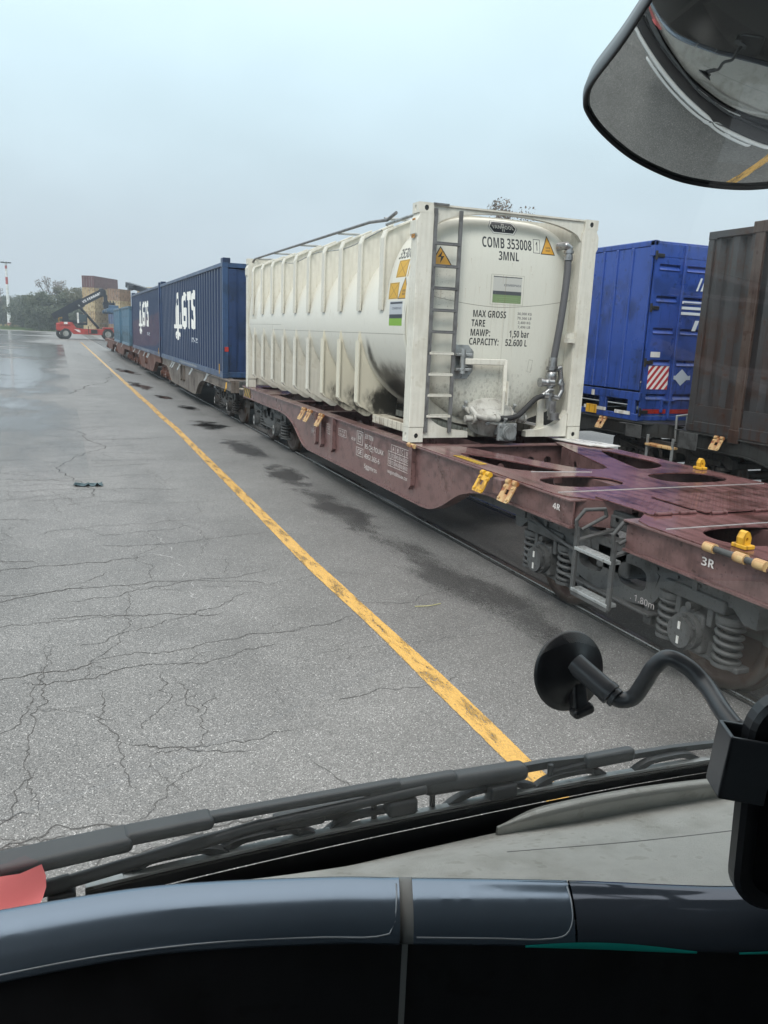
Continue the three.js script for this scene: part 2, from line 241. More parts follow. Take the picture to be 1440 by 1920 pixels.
patch('damp_patch', 'dark damp stain beside the far bogie of the brown wagon', 3.48, -16.5, 0.78, 3.0, 0.04, damp[0], 0.0075);
patch('puddle', 'black puddle beside the wheels under the nearer navy container', 3.5, -20.6, 1.0, 2.2, 0.1, pool[1]);
patch('puddle', 'thin puddle beside the grey wagon belly', 3.6, -25.2, 0.6, 1.6, 0.1, pool[2]);
patch('puddle', 'small puddle beyond the thin one', 3.3, -29.0, 0.6, 2.0, 0.1, pool[0]);
patch('puddle', 'wide dark puddle midway along the navy containers', 3.0, -34.5, 0.8, 5.5, 0.1, pool[1]);
patch('puddle', 'far dark puddle near the end of the navy containers', 3.25, -45, 0.8, 6, 0.1, pool[2]);
// smoother wet paving on the far lane
{
  // the same asphalt under a thin film of water: smoother, and a little darker as wet stone is
  const mask = (seed, edgeR) => dataTex(512, 512, (u, v) => { const n = fbm(u * 3, v * 16, seed, 5) + 0.12 * (fbm(u * 60, v * 60, seed + 5, 2) - 0.5), e = smooth(0.0, 0.16, Math.min(edgeR - u, v, 1 - v) + 0.16 * (n - 0.5)), a = e * smooth(0.34, 0.58, n + 0.07); return [a, a, a]; }, false);
  const film = (seed, e, w, l) => { const map = asphaltMap.clone(); map.repeat.set(w / 3, l / 3); map.needsUpdate = true; return new THREE.MeshPhysicalMaterial({ map, alphaMap: mask(seed, e), transparent: true, roughness: 0.12, color: C(0.75, 0.75, 0.75) }); };
  const g = new THREE.PlaneGeometry(14, 84); g.rotateX(-Math.PI / 2); g.translate(-6.62, 0.008, -55.5); struct('wet_paving', g, film(203, 1.03, 14, 84), 'wet stretch of paving on the lane beyond the crack line', true);
  const g2 = new THREE.PlaneGeometry(40, 120); g2.rotateX(-Math.PI / 2); g2.translate(-20.5, 0.009, -150); struct('wet_paving', g2, film(311, 1.0, 40, 120), 'wet paving in the distance towards the lamp mast', true);
}
// litter
{
  const d = thing('plastic_scrap', 'crumpled dark teal plastic scrap lying on the open asphalt', 'litter', [0.31, 0, -12.85]);
const r = rng(9), g = new THREE.PlaneGeometry(0.42, 0.2, 10, 5), q = g.attributes.position; g.rotateX(-Math.PI / 2); for (let i = 0; i < q.count; i++) q.setXYZ(i, q.getX(i) + 0.04 * (r() - 0.5), 0.008 + 0.06 * r() * r(), q.getZ(i) + 0.05 * (r() - 0.5) + 0.1 * q.getX(i)); g.computeVertexNormals(); mk('sheet', g, new THREE.MeshStandardMaterial({ color: C(0.02, 0.05, 0.06), roughness: 0.4, side: THREE.DoubleSide }), d);
  const s = mk('straw', tb([[2.95, 0.008, -6.35], [3.08, 0.012, -6.32], [3.22, 0.008, -6.36]], 0.004, 8, 5), new THREE.MeshStandardMaterial({ color: C(0.45, 0.42, 0.2), roughness: 0.8 })); tag(s, 'single dry yellowish straw lying on asphalt beside the damp stain', 'litter');
}
// ---------- wagons ----------
const wheelGeo = (() => { // axis along x, outer face towards -x
  const p = [[0.0, -0.05], [0.09, -0.05], [0.095, -0.012], [0.34, 0.012], [0.385, -0.03], [0.46, -0.035], [0.462, 0.06], [0.49, 0.075], [0.49, 0.095], [0.40, 0.10], [0.36, 0.06], [0.1, 0.05], [0.0, 0.08]];
  const g = new THREE.LatheGeometry(p.map(([r, a]) => new THREE.Vector2(r, a)), 40); g.rotateZ(-Math.PI / 2); return flat(g);
})();
const wheelGeoR = (() => { const g = wheelGeo.clone(); g.rotateY(Math.PI); return g; })();
const springGeo = flat(mergeGeometries([flat(helix(0.085, 0.30, 5, 0.019, 0, 0, 0)), flat(cy(0.1, 0.1, 0.03, 0, -0.01, 0)), flat(cy(0.105, 0.105, 0.05, 0, 0.315, 0)), flat(helix(0.045, 0.30, 7, 0.011, 0, 0, 0, 10))]));
const springFar = flat(mergeGeometries([flat(helix(0.085, 0.30, 5, 0.019, 0, 0, 0, 8)), flat(cy(0.1, 0.1, 0.03, 0, -0.01, 0, 'y', 10)), flat(cy(0.105, 0.105, 0.05, 0, 0.315, 0, 'y', 10))]));
function share(name, geo, mat, parent, x, y, z, ry = 0, sc) { const m = new THREE.Mesh(geo, mat); m.name = name; m.position.set(x, y, z); m.rotation.y = ry; if (sc) m.scale.set(...sc); m.castShadow = m.receiveShadow = true; parent.add(m); return m; }
const boxGeoL = muv(flat(mergeGeometries([
  rb(0.20, 0.30, 0.24, 0.03, 0.02, 0, 0), cy(0.135, 0.135, 0.06, -0.10, 0, 0, 'x', 24), cy(0.105, 0.115, 0.05, -0.145, 0, 0, 'x', 24), rb(0.12, 0.045, 0.82, 0.012, 0.05, -0.16, 0), rb(0.10, 0.12, 0.44, 0.02, 0.05, -0.1, 0),
  ...[0, 1, 2, 3, 4, 5].map((k) => cy(0.013, 0.013, 0.02, -0.135, 0.118 * Math.cos(k * 1.047), 0.118 * Math.sin(k * 1.047), 'x', 8)),
  rb(0.05, 0.30, 0.05, 0.01, -0.05, 0.24, 0), rb(0.06, 0.05, 0.2, 0.01, -0.05, 0.39, 0), cy(0.03, 0.03, 0.1, -0.06, 0.19, 0.0, 'x', 10),
].map(flat))));
const boxGeoR = (() => { const g = boxGeoL.clone(); g.rotateY(Math.PI); return g; })();
const markGeo = flat(bx(0.004, 0.055, 0.022, -0.173, 0, 0));
function bogie(wagon, xc, zc, m, near, half = 0.9) {
  const fr = [];
  for (const s of [-1, 1]) {
    const top = [[-1.42, 0.66], [-1.42, 0.80], [-1.3, 0.86], [-0.55, 0.885], [0.55, 0.885], [1.3, 0.86], [1.42, 0.80], [1.42, 0.66], [1.32, 0.66], [1.22, 0.74], [0.66, 0.74], ...spline([[0.6, 0.68], [0.5, 0.52], [0.3, 0.45], [0, 0.435], [-0.3, 0.45], [-0.5, 0.52], [-0.6, 0.68]], 20), [-0.66, 0.74], [-1.22, 0.74], [-1.32, 0.66]].map(([z, y]) => [z * (half / 0.9) + zc, y]);
    const holes = [ell(zc - 0.27, 0.655, 0.17, 0.095, 20, 0, 0.6), ell(zc + 0.27, 0.655, 0.17, 0.095, 20, 0, 0.6)];
    const x = xc + s * 1.0;
    fr.push(exZY(top, x - 0.05, 0.10, near ? holes : [], 0));
    fr.push(rb(0.2, 0.025, 1.1, 0.008, x, 0.425, zc));
    for (const a of [-1, 1]) { fr.push(rb(0.16, 0.10, 0.6, 0.02, x, 0.72, zc + a * half)); for (const b of [-1, 1]) fr.push(rb(0.12, 0.16, 0.05, 0.01, x - s * 0.0, 0.62, zc + a * half + b * 0.155)); }
    if (near && s < 0) { // brake rigging and brackets seen from the side
      for (const a of [-1, 1]) { fr.push(rb(0.06, 0.26, 0.1, 0.02, x + 0.02, 0.44, zc + a * (half - 0.52)), beam([x - 0.04, 0.76, zc + a * (half - 0.4)], [x - 0.02, 0.38, zc + a * (half - 0.52)], 0.03, 0.05)); fr.push(...[0, 1, 2].map((k) => cy(0.014, 0.014, 0.02, x - 0.055, 0.8, zc + a * (0.55 + k * 0.22), 'x', 8))); }
      fr.push(...pipe([[x - 0.08, 0.80, zc - 1.2], [x - 0.09, 0.70, zc - 0.6], [x - 0.09, 0.68, zc - 0.42]], 0.018));
    }
  }
  fr.push(rb(2.1, 0.24, 0.42, 0.03, xc, 0.72, zc), rb(0.5, 0.2, 0.5, 0.03, xc, 0.88, zc), rb(1.9, 0.1, 0.12, 0.02, xc, 0.70, zc - 1.32), rb(1.9, 0.1, 0.12, 0.02, xc, 0.70, zc + 1.32));
  const b = mk('bogie', fr, m, wagon);
  for (const a of [-1, 1]) {
    const z = zc + a * half;
    share('axle', axleGeo, MAT.wheelSteel, b, xc, 0.46, z);
    share('wheel', wheelGeo, MAT.wheelSteel, b, xc - 0.745, 0.462, z); share('wheel', wheelGeoR, MAT.wheelSteel, b, xc + 0.745, 0.462, z);
    for (const s of [-1, 1]) {
      const ab = share('axle_box', s < 0 ? boxGeoL : boxGeoR, m, b, xc + s * 1.0, 0.46, z);
      if (near && s < 0) for (const q of [0.05, -0.06]) share('white_mark', markGeo, MAT.white, b, xc + s * 1.0, 0.46 + q, z);
      for (const q of [-1, 1]) share('spring', near && s < 0 ? springGeo : springFar, m, b, xc + s * 0.985, 0.325, z + q * 0.285);
    }
  }
  return b;
}
const axleGeo = flat(cy(0.075, 0.075, 2.1, 0, 0, 0, 'x', 14));
const flapGeo = (() => { // hanging twist-lock flap: hinge knuckles, plate with cut corners and openings
  const plate = ex([[-0.085, -0.2], [0.085, -0.2], [0.1, -0.18], [0.1, -0.03], [0.05, 0.0], [-0.05, 0], [-0.1, -0.03], [-0.1, -0.18]], 0.014, [[[-0.03, -0.12], [0.03, -0.12], [0.03, -0.07], [-0.03, -0.07]]]);
  const parts = [plate, cy(0.028, 0.028, 0.06, -0.055, 0.005, 0.008, 'x', 12), cy(0.028, 0.028, 0.06, 0.055, 0.005, 0.008, 'x', 12), ...[[-0.07, -0.17], [0.07, -0.17], [-0.07, -0.05], [0.07, -0.05]].map(([x, y]) => rb(0.035, 0.02, 0.012, 0.004, x, y, 0.02))];
  const g = flat(mergeGeometries(parts.map(flat))); g.rotateX(-0.5); g.rotateY(-Math.PI / 2); return muv(g);
})();
const coneGeo = (() => { const g = flat(mergeGeometries([flat(rb(0.14, 0.04, 0.2, 0.01, 0, 0.02, 0)), flat(ex([[-0.055, 0.03], [0.055, 0.03], [0.06, 0.1], [0.03, 0.15], [0, 0.165], [-0.03, 0.15], [-0.06, 0.1]], 0.09, [ell(0, 0.085, 0.018, 0.022, 12)]).translate(0, 0, -0.045))])); return muv(g); })();

// one half of an articulated container wagon. s runs from the joint (0) to the outer end (L)
function wagonHalf(W, xc, zJ, dir, L, m, o = {}) {
  const zz = (s) => zJ + dir * s, near = o.near, xL = xc - 1.25, b1 = o.belly ?? 0.47;
  const e = L - 13.6, cut = o.cut ?? 0.35;
  const bottom = [...spline([[1.55, 0.925], [1.9, 0.915], [2.35, 0.82], [2.8, 0.60], [3.1, 0.495], [3.35, b1]], 22), ...spline([[8.2 + e * 0.6, b1 - 0.02], [8.5 + e * 0.6, b1 + 0.02], [8.8 + e * 0.6, 0.60], [9.2 + e * 0.6, 0.78], [9.7 + e * 0.6, 0.89], [10.3 + e * 0.6, 0.92]], 22)];
  const outline = [[cut, 0.925], ...bottom, [L, 0.925], [L, 1.135], [cut, 1.135]].map(([s, y]) => [zz(s), y]);
  for (const side of [-1, 1]) {
    const xw = xc + side * 1.21, sill = mk('side_sill', exZY(outline, xw - 0.007, 0.014), m, W);
    const lip = [[cut, 0.925], ...bottom, [L, 0.925]]; const poly = [...lip.map(([s, y]) => [zz(s), y - 0.001]), ...lip.slice().reverse().map(([s, y]) => [zz(s), y - 0.019])];
    mk('bottom_flange', exZY(poly, xw - (side < 0 ? 0.035 : 0.125), 0.16), m, sill);
    mk('top_flange', [rb(0.2, 0.018, L - cut, 0.005, xc + side * 1.16, 1.145, zz((L + cut) / 2))], m, sill);
    for (let s = 1.2; s < L - 0.3; s += 1.55) { const yb = s > 2.9 && s < 8.6 + e * 0.6 ? b1 + 0.02 : 0.94; mk('stiffener', bx(0.09, 1.13 - yb, 0.012, xw - side * 0.055, (1.13 + yb) / 2, zz(s)), m, sill); }
  }
  mk('centre_beam', [bx(0.016, 0.42, L - 3.8, xc - 0.24, 0.93, zz(L / 2 + 1.9)), bx(0.016, 0.42, L - 3.8, xc + 0.24, 0.93, zz(L / 2 + 1.9)), bx(0.6, 0.016, L - 3.8, xc, 0.715, zz(L / 2 + 1.9)), bx(0.7, 0.2, 1.4, xc, 1.04, zz(0.9))], m, W);
  for (const q of [-1, 1]) { const hl = Math.hypot(0.46, 1.6), g = ex([[-hl / 2, 0], [hl / 2, 0], [hl / 2, 0.36], [-hl / 2, 0.36]], 0.014, [-0.55, -0.2, 0.3].map((a) => ell(a, 0.2, 0.065, 0.065, 14))); g.rotateY(Math.atan2(dir * -1.6, q * 0.46)); mk('diagonal_web', put(g, xc + q * 0.43, 0.79, zz(2.5)), m, W); }
  // cross beams with lightening holes
  for (const s of [3.64, 5.6, 7.8, 9.8 + e * 0.6]) {
    const yb = s > 3 && s < 8.6 ? 0.62 : 0.95; const hol = []; for (const x of [-0.95, -0.68, -0.42, 0.42, 0.68, 0.95]) hol.push(ell(x, (yb + 1.12) / 2 + 0.06, 0.055, 0.055, 14));
    mk('cross_beam', [put(ex([[-1.2, yb], [1.2, yb], [1.2, 1.13], [-1.2, 1.13]], 0.014, near ? hol : []), xc, 0, zz(s)), bx(2.3, 0.014, 0.16, xc, 1.138, zz(s))], m, W);
  }
  // deck plates with openings at both ends
  const dp = (name, pts, holes) => mk(name, exXZ(pts, 1.166, 0.012, holes), o.deckMat ?? m, W);
  const d2 = ([x, s]) => [xc + x, zz(s)];
  const H = (cx, cs, rx, rs, rot = 0, pw = 0.8) => ell(xc + cx, zz(cs), rx, rs, 28, rot * dir, pw);
  const deckPts = [[-1.25, 3.66], [-1.25, 0.62], [-1.2, 0.45], [-1.05, 0.32], [-0.92, 0.18], [-0.92, 0.06], [0.92, 0.06], [0.92, 0.18], [1.05, 0.32], [1.2, 0.45], [1.25, 0.62], [1.25, 3.66], [0.80, 3.66], [0.62, 3.15], [0.24, 1.88], [0.16, 1.72], [0.06, 1.66], [-0.06, 1.66], [-0.16, 1.72], [-0.24, 1.88], [-0.62, 3.15], [-0.80, 3.66]].map(d2);
  dp('deck_plate', deckPts, [H(-0.64, 1.06, 0.41, 0.27), H(0.64, 1.06, 0.41, 0.27), ...[-1, 1].map((q) => spline([[1.02, 2.85], [0.93, 2.86], [0.74, 2.45], [0.50, 1.70], [0.53, 1.60], [0.66, 1.60], [0.88, 1.72], [1.01, 1.95], [1.03, 2.4], [1.02, 2.85]], 36).slice(0, -1).map(([a, b]) => d2([a * q, b])))]);
  dp('deck_plate', [[-1.25, L], [-1.25, L - 2.6], [-0.9, L - 2.6], [-0.4, L - 1.9], [0.4, L - 1.9], [0.9, L - 2.6], [1.25, L - 2.6], [1.25, L]].map(d2), [H(-0.7, L - 0.9, 0.3, 0.4), H(0.7, L - 0.9, 0.3, 0.4)]);
  // curved closing plates of the sill at the joint
  for (const side of [-1, 1]) { const c = spline([[side * 1.217, 0.62], [side * 1.17, 0.44], [side * 1.03, 0.30], [side * 0.90, 0.16], [side * 0.86, 0.04]], 10).map(d2); const c2 = c.map(([x, z]) => [x - side * 0.014, z]); mk('sill_end', exXZ([...c, ...c2.reverse()], 1.152, 0.225), m, W); }
  // outer end: headstock, buffers, coupling
  const zE = zz(L);
  mk('headstock', [rb(2.45, 0.28, 0.05, 0.01, xc, 1.0, zE), rb(0.5, 0.34, 0.1, 0.02, xc, 0.98, zE + dir * 0.04)], m, W);
  for (const side of [-1, 1]) mk('buffer', [rb(0.3, 0.3, 0.05, 0.02, xc + side * 0.875, 1.02, zE + dir * 0.05), cy(0.11, 0.11, 0.3, xc + side * 0.875, 1.02, zE + dir * 0.2, 'z'), cy(0.085, 0.085, 0.3, xc + side * 0.875, 1.02, zE + dir * 0.4, 'z'), rb(0.5, 0.34, 0.03, 0.06, xc + side * 0.875, 1.02, zE + dir * 0.54)], MAT.bogie, W);
  mk('screw_coupling', [...pipe([[xc - 0.06, 1.0, zE + dir * 0.1], [xc - 0.06, 0.82, zE + dir * 0.45], [xc + 0.06, 0.82, zE + dir * 0.45], [xc + 0.06, 1.0, zE + dir * 0.1]], 0.022), cy(0.03, 0.03, 0.25, xc, 0.83, zE + dir * 0.42, 'x')], MAT.bogie, W);
  bogie(W, xc, zz(L - 1.75), o.bogieMat ?? MAT.bogie, near || o.mid);
  // twist-lock flaps along the sill
  for (const [s, mm] of o.flaps ?? []) { const f = share('lock_flap', flapGeo, mm, W, xL - 0.05, 1.135, zz(s)); }
  for (const [s, x] of o.cones ?? []) share('lock_cone', coneGeo, MAT.yellow, W, xc + x, 1.168, zz(s), 0, [0.62, 0.72, 0.62]);
  for (const s of o.brackets ?? []) mk('lock_bracket', exZY([[zz(s) - 0.05, 1.13], [zz(s) + 0.05, 1.13], [zz(s) + 0.05, 0.66], [zz(s) - 0.02, 0.60], [zz(s) - 0.05, 0.66]], xL - 0.03, 0.06), o.bracketMat ?? m, W);
}
// ----- the near wagon -----
const ZJ = -5.13;
const nearWagon = thing('container_wagon', 'brown articulated container wagon with white lettering, carrying the cream tank container', 'wagon', [0, 0, 0], 'container wagons of the nearer train');
wagonHalf(nearWagon, XC, ZJ, -1, 13.55, MAT.wagonBrown, { near: true, deckMat: MAT.wagonDeck, flaps: [[1.72, MAT.yellow], [1.22, MAT.yellowWorn], [7.2, MAT.yellowWorn], [7.85, MAT.yellowWorn], [8.2, MAT.yellowWorn]], cones: [[1.46, 1.18]], brackets: [3.66, 6.74, 7.33, 7.63] });
wagonHalf(nearWagon, XC, ZJ, 1, 13.55, MAT.wagonBrown, { near: true, deckMat: MAT.wagonDeck, flaps: [[3.3, MAT.yellow]], cones: [[1.31, -1.05], [1.31, 1.18]], brackets: [3.8] });
bogie(nearWagon, XC, ZJ, MAT.bogie, true, 0.96);
{
  const W = nearWagon;
  // joint cover flaps in chequer plate, with hinges
  const chq = dataTex(256, 256, (u, v) => { const a = (u * 8) % 1 - 0.5, b = (v * 8) % 1 - 0.5, odd = ((Math.floor(u * 8) + Math.floor(v * 8)) & 1); const p = odd ? a + b : a - b, q = odd ? a - b : a + b; const h = smooth(0.36, 0.28, Math.abs(p) + 0) * smooth(0.12, 0.06, Math.abs(q)); return [h, h, h]; }, false, [3.2, 3.2]);
  const mc = MAT.wagonDeck.clone(); mc.bumpMap = chq; mc.bumpScale = 0.006;
  const cover = (x1, z1, x2, z2, y) => { const p = mk('joint_cover', exXZ([[x1 + 0.06, z1], [x2 - 0.06, z1], [x2, z1 + 0.06], [x2, z2], [x1, z2], [x1, z1 + 0.06]], y, 0.008), mc, W); return p; };
  cover(XC - 1.0, ZJ - 0.42, XC - 0.55, ZJ + 0.36, 1.178); cover(XC - 0.52, ZJ - 0.28, XC + 0.95, ZJ + 0.42, 1.186);
  for (const [x, z] of [[XC - 0.9, ZJ + 0.37], [XC - 0.66, ZJ + 0.37], [XC - 0.4, ZJ + 0.43], [XC + 0.05, ZJ + 0.43], [XC + 0.5, ZJ + 0.43]]) mk('hinge', [cy(0.014, 0.014, 0.16, x, 1.18, z, 'x', 10), cy(0.016, 0.016, 0.03, x - 0.06, 1.18, z, 'x', 10), cy(0.016, 0.016, 0.03, x + 0.06, 1.18, z, 'x', 10)], MAT.wagonDeck, W);
  // weld seams across the deck
  for (const [xa, za, xb, zb] of [[XC - 1.2, ZJ - 0.62, XC + 1.2, ZJ - 0.62], [XC - 1.2, ZJ + 0.75, XC + 1.2, ZJ + 0.75], [XC - 0.85, ZJ - 1.62, XC - 0.2, ZJ - 1.5]]) mk('weld_seam', bar([xa, 1.166, za], [xb, 1.166, zb], 0.005, 6), MAT.galv, W);
  // joint connector under the deck between the two halves
  mk('joint_link', [rb(0.05, 0.12, 0.42, 0.01, XC - 0.9, 1.03, ZJ), rb(1.9, 0.12, 0.4, 0.02, XC, 1.0, ZJ), ...[-0.1, 0.02].map((k) => cy(0.025, 0.025, 0.03, XC - 0.935, 1.03, ZJ + k, 'x', 8))], MAT.bogie, W);
  // side step with two grab loops and chequer treads
  const sx = X0 - 0.06, za = ZJ - 0.14, zb = ZJ + 0.34;
  const step = mk('side_step', [...[za, zb].flatMap((z) => [beam([sx, 0.42, z], [sx, 0.98, z], 0.045, 0.025, [1, 0, 0]), beam([sx, 0.86, z], [X0 + 0.35, 0.94, z], 0.05, 0.02)]), ...[za, zb].flatMap((z) => pipe([[sx, 0.90, z], [sx - 0.02, 1.03, z], [sx + 0.05, 1.12, z + 0.01], [sx + 0.24, 1.12, z + 0.02], [sx + 0.26, 1.06, z + 0.02], [sx + 0.04, 0.95, z]], 0.016)) , beam([sx, 0.425, za], [sx, 0.425, zb], 0.03, 0.05)], MAT.bogie, W);
  for (const y of [0.45, 0.80]) mk('tread', [rb(0.10, 0.03, zb - za, 0.006, sx + 0.03, y, (za + zb) / 2), ...Array.from({ length: 14 }, (_, k) => bx(0.012, 0.006, 0.03, sx - 0.005 + (k % 2) * 0.03, y + 0.017, za + 0.03 + k * 0.032, 0, (k % 2 ? 0.6 : -0.6)))], MAT.galv, step);
  // long guard plate below the sill beside the wheels
  mk('brake_panel', [rb(0.04, 0.20, 1.5, 0.015, X0 + 0.2, 0.86, -7.2, 0.0), rb(0.28, 0.02, 1.4, 0.008, X0 + 0.33, 0.95, -7.0)], MAT.bogie, W);
  mk('bogie_plate', [exZY([[-5.98, 0.94], [-5.45, 0.9], [-5.4, 0.74], [-5.55, 0.66], [-5.7, 0.74], [-5.98, 0.78]], X0 + 0.19, 0.014)], MAT.bogie, W);
  // air hoses and coupling at the joint
  mk('brake_hose', tb([[XC - 0.7, 0.8, ZJ - 0.4], [XC - 0.85, 0.62, ZJ - 0.1], [XC - 0.8, 0.6, ZJ + 0.25], [XC - 0.6, 0.8, ZJ + 0.45]], 0.022), MAT.rubber, W);
  // white lettering on the sill
  const wt = (w, h, fn) => canvasTex(w, h, (c) => { c.clearRect(0, 0, w, h); c.fillStyle = '#dcd6d2'; c.strokeStyle = '#dcd6d2'; fn(c); });
  const px = X0 + 0.028;
  printX('number_lettering', wt(512, 512, (c) => { c.lineWidth = 6; const f = (s, a, b, y, h, st) => fit(c, s, a, b, y, h, st); f('33 TEN', 168, 320, 70, 52, ''); f('85 CH-TOUAX', 168, 500, 190, 54, ''); c.fillRect(272, 198, 58, 5); f('4962 265-6', 168, 440, 310, 56, ''); f('Sggmrss', 168, 400, 430, 52, ''); c.strokeRect(20, 10, 110, 160); c.strokeRect(46, 34, 50, 108); fit(c, 'Di', 50, 92, 110, 44, ''); fit(c, 'R I C', 98, 128, 60, 18, ''); c.strokeRect(14, 215, 128, 100); fit(c, 'GE', 34, 122, 292, 58, ''); }), 1.12, 0.60, px, 0.79, -10.33, W);
  printX('load_table', wt(512, 400, (c) => { c.lineWidth = 5; c.strokeRect(80, 8, 420, 90); c.strokeRect(10, 98, 490, 90); c.strokeRect(10, 188, 490, 92); for (const x of [80, 185, 290, 395]) { c.beginPath(); c.moveTo(x, 8); c.lineTo(x, 280); c.stroke(); } ['A', 'B', 'C', 'D'].forEach((s, i) => fit(c, s, 112 + i * 105, 150 + i * 105, 80, 50, '')); ['S', '37,0', '45,0', '54,5', '63,5'].forEach((s, i) => fit(c, s, i ? 90 + (i - 1) * 105 : 25, i ? 178 + (i - 1) * 105 : 60, 165, 44, '')); ['120', '37,0', '45,0', '00,0', '63,5'].forEach((s, i) => fit(c, s, i ? 90 + (i - 1) * 105 : 16, i ? 178 + (i - 1) * 105 : 74, 255, 44, '')); fit(c, 'wagons@touax.com', 6, 506, 375, 44, ''); }), 0.72, 0.42, px, 0.855, -9.28, W);
  printX('small_lettering', wt(256, 128, (c) => { c.lineWidth = 5; c.strokeRect(6, 6, 230, 112); fit(c, 'H H I', 40, 200, 56, 32, ''); fit(c, '5m  3m', 40, 200, 104, 32, ''); }), 0.42, 0.12, px, 0.955, -11.5, W);
  printX('small_lettering', wt(256, 256, (c) => { for (let k = 0; k < 5; k++) { c.strokeRect(10, 8 + k * 48, 230, 40); fit(c, ['REV 12', 'A 22.03', '6 REV', '11.20', '+3M'][k], 30, 220, 40 + k * 48, 26, ''); } }), 0.26, 0.2, px, 0.93, -12.2, W);
  printX('small_lettering', wt(256, 96, (c) => { c.lineWidth = 4; c.strokeRect(6, 6, 240, 84); fit(c, '26.8 t', 30, 226, 68, 44, ''); }), 0.26, 0.09, px, 0.80, -13.05, W);
  printX('small_lettering', wt(128, 64, (c) => fit(c, '40 LW', 6, 120, 46, 36, '')), 0.2, 0.08, px, 0.93, -11.0, W);
  const big = (s) => wt(256, 160, (c) => fit(c, s, 20, 236, 130, 110, 'bold'));
  printX('position_lettering', big('4R'), 0.135, 0.08, X0 + 0.027, 1.045, -5.72, W); printX('position_lettering', big('3R'), 0.14, 0.084, X0 + 0.027, 1.045, -3.93, W);
  printX('wheelbase_lettering', wt(512, 128, (c) => { c.globalAlpha = 0.7; fit(c, '1.80m', 60, 330, 96, 66, ''); fit(c, '→', 340, 440, 90, 50, ''); fit(c, '.', 10, 30, 96, 60, ''); }), 0.46, 0.10, XC - 1.054, 0.50, ZJ + 0.50, W);
  mk('lock_bar', [cy(0.022, 0.022, 0.5, X0 - 0.01, 1.165, ZJ + 1.45, 'z', 12)], MAT.bogie, W); for (const q of [1.24, 1.5, 1.66]) mk('lock_knuckle', [cy(0.034, 0.034, 0.085, X0 - 0.01, 1.165, ZJ + q, 'z', 14)], MAT.yellowWorn, W);
  for (const q of [-8.84, -8.72]) mk('lock_knuckle', [cy(0.028, 0.028, 0.07, X0 - 0.02, 1.15, q, 'z', 12)], MAT.yellowWorn, W);
  mk('marker_block', rb(0.09, 0.16, 0.16, 0.015, X0 - 0.03, 1.06, -6.6), MAT.wagonBrown, W);
  // yellow and black warning label on the flange
  mk('warning_label', put(new THREE.PlaneGeometry(0.10, 0.62), X0 + 0.13, 1.1685, -7.55, -Math.PI / 2), new THREE.MeshStandardMaterial({ roughness: 0.5, map: canvasTex(64, 384, (c) => { c.fillStyle = '#b89418'; c.fillRect(0, 0, 64, 384); c.fillStyle = '#1a1a18'; for (let k = 0; k < 8; k++) { c.beginPath(); c.moveTo(6, 20 + k * 46); c.lineTo(58, 4 + k * 46); c.lineTo(58, 22 + k * 46); c.lineTo(6, 38 + k * 46); c.fill(); } }) }), W, true);
  // white notice plate resting on the far flange
  const np = mk('notice_plate', exXZ([[6.36, -9.0], [6.62, -9.05], [6.80, -8.55], [6.86, -8.2], [6.58, -8.15], [6.52, -8.3], [6.46, -8.3]].map(([x, z]) => [x - 0.28, z - 0.0]), 1.19, 0.012), MAT.white, W);
  mk('notice_print', put(new THREE.PlaneGeometry(0.16, 0.6), 6.36, 1.1915, -8.62, -Math.PI / 2, 0.35), printMat(canvasTex(64, 256, (c) => { c.clearRect(0, 0, 64, 256); c.fillStyle = '#6a6d72'; for (let k = 0; k < 9; k++) c.fillRect(8 + (k % 2) * 4, 14 + k * 26, 44 - (k % 3) * 8, 7); })), W, true);
}
// ----- the wagon under the navy containers -----
const midWagon = thing('container_wagon', 'weathered grey-brown articulated wagon carrying the two navy containers', 'wagon', [0, 0, 0], 'container wagons of the nearer train');
{
  const fl = [[4.2, MAT.galv], [4.7, MAT.galv], [6.2, MAT.galv], [9.0, MAT.galv], [11.9, MAT.galv]];
  wagonHalf(midWagon, XC, -35.1, 1, 14.9, MAT.wagonGrey, { mid: true, belly: 0.40, flaps: fl, brackets: [6.1, 6.7], bogieMat: MAT.bogieDark });
  wagonHalf(midWagon, XC, -35.1, -1, 14.9, MAT.wagonRust, { mid: true, belly: 0.40, flaps: fl, brackets: [6.1, 6.7], bogieMat: MAT.wagonRust });
  bogie(midWagon, XC, -35.1, MAT.wagonRust, true);
  mk('hand_lever', [...pipe([[X0 - 0.08, 1.12, -20.25], [X0 - 0.1, 0.98, -20.2], [X0 - 0.1, 0.9, -20.35]], 0.018)], MAT.yellow, midWagon);
}
{ // yellow and black end panel of the near wagon
  mk('warning_panel', bx(0.008, 0.2, 0.62, X0 + 0.025, 1.03, -18.3), new THREE.MeshStandardMaterial({ roughness: 0.6, map: canvasTex(128, 64, (c) => { c.fillStyle = '#2c2a26'; c.fillRect(0, 0, 128, 64); c.fillStyle = '#a98a3c'; for (let k = -2; k < 5; k++) { c.beginPath(); c.moveTo(k * 36, 64); c.lineTo(k * 36 + 18, 64); c.lineTo(k * 36 + 58, 0); c.lineTo(k * 36 + 40, 0); c.fill(); } }) }), nearWagon, true);
  mk('coupling_lever', pipe([[X0 - 0.06, 1.08, -18.75], [X0 + 0.5, 1.02, -18.72], [XC, 1.0, -18.74]], 0.02), MAT.creamDirty, nearWagon);
}
const farWagon = thing('container_wagon', 'rust-brown wagon carrying the light blue containers near the reach stacker', 'wagon', [0, 0, 0], 'container wagons of the nearer train');
wagonHalf(farWagon, XC, -65.5, 1, 14.0, MAT.wagonRust, { mid: false, flaps: [[4.2, MAT.galv], [9, MAT.galv]], bogieMat: MAT.wagonRust });
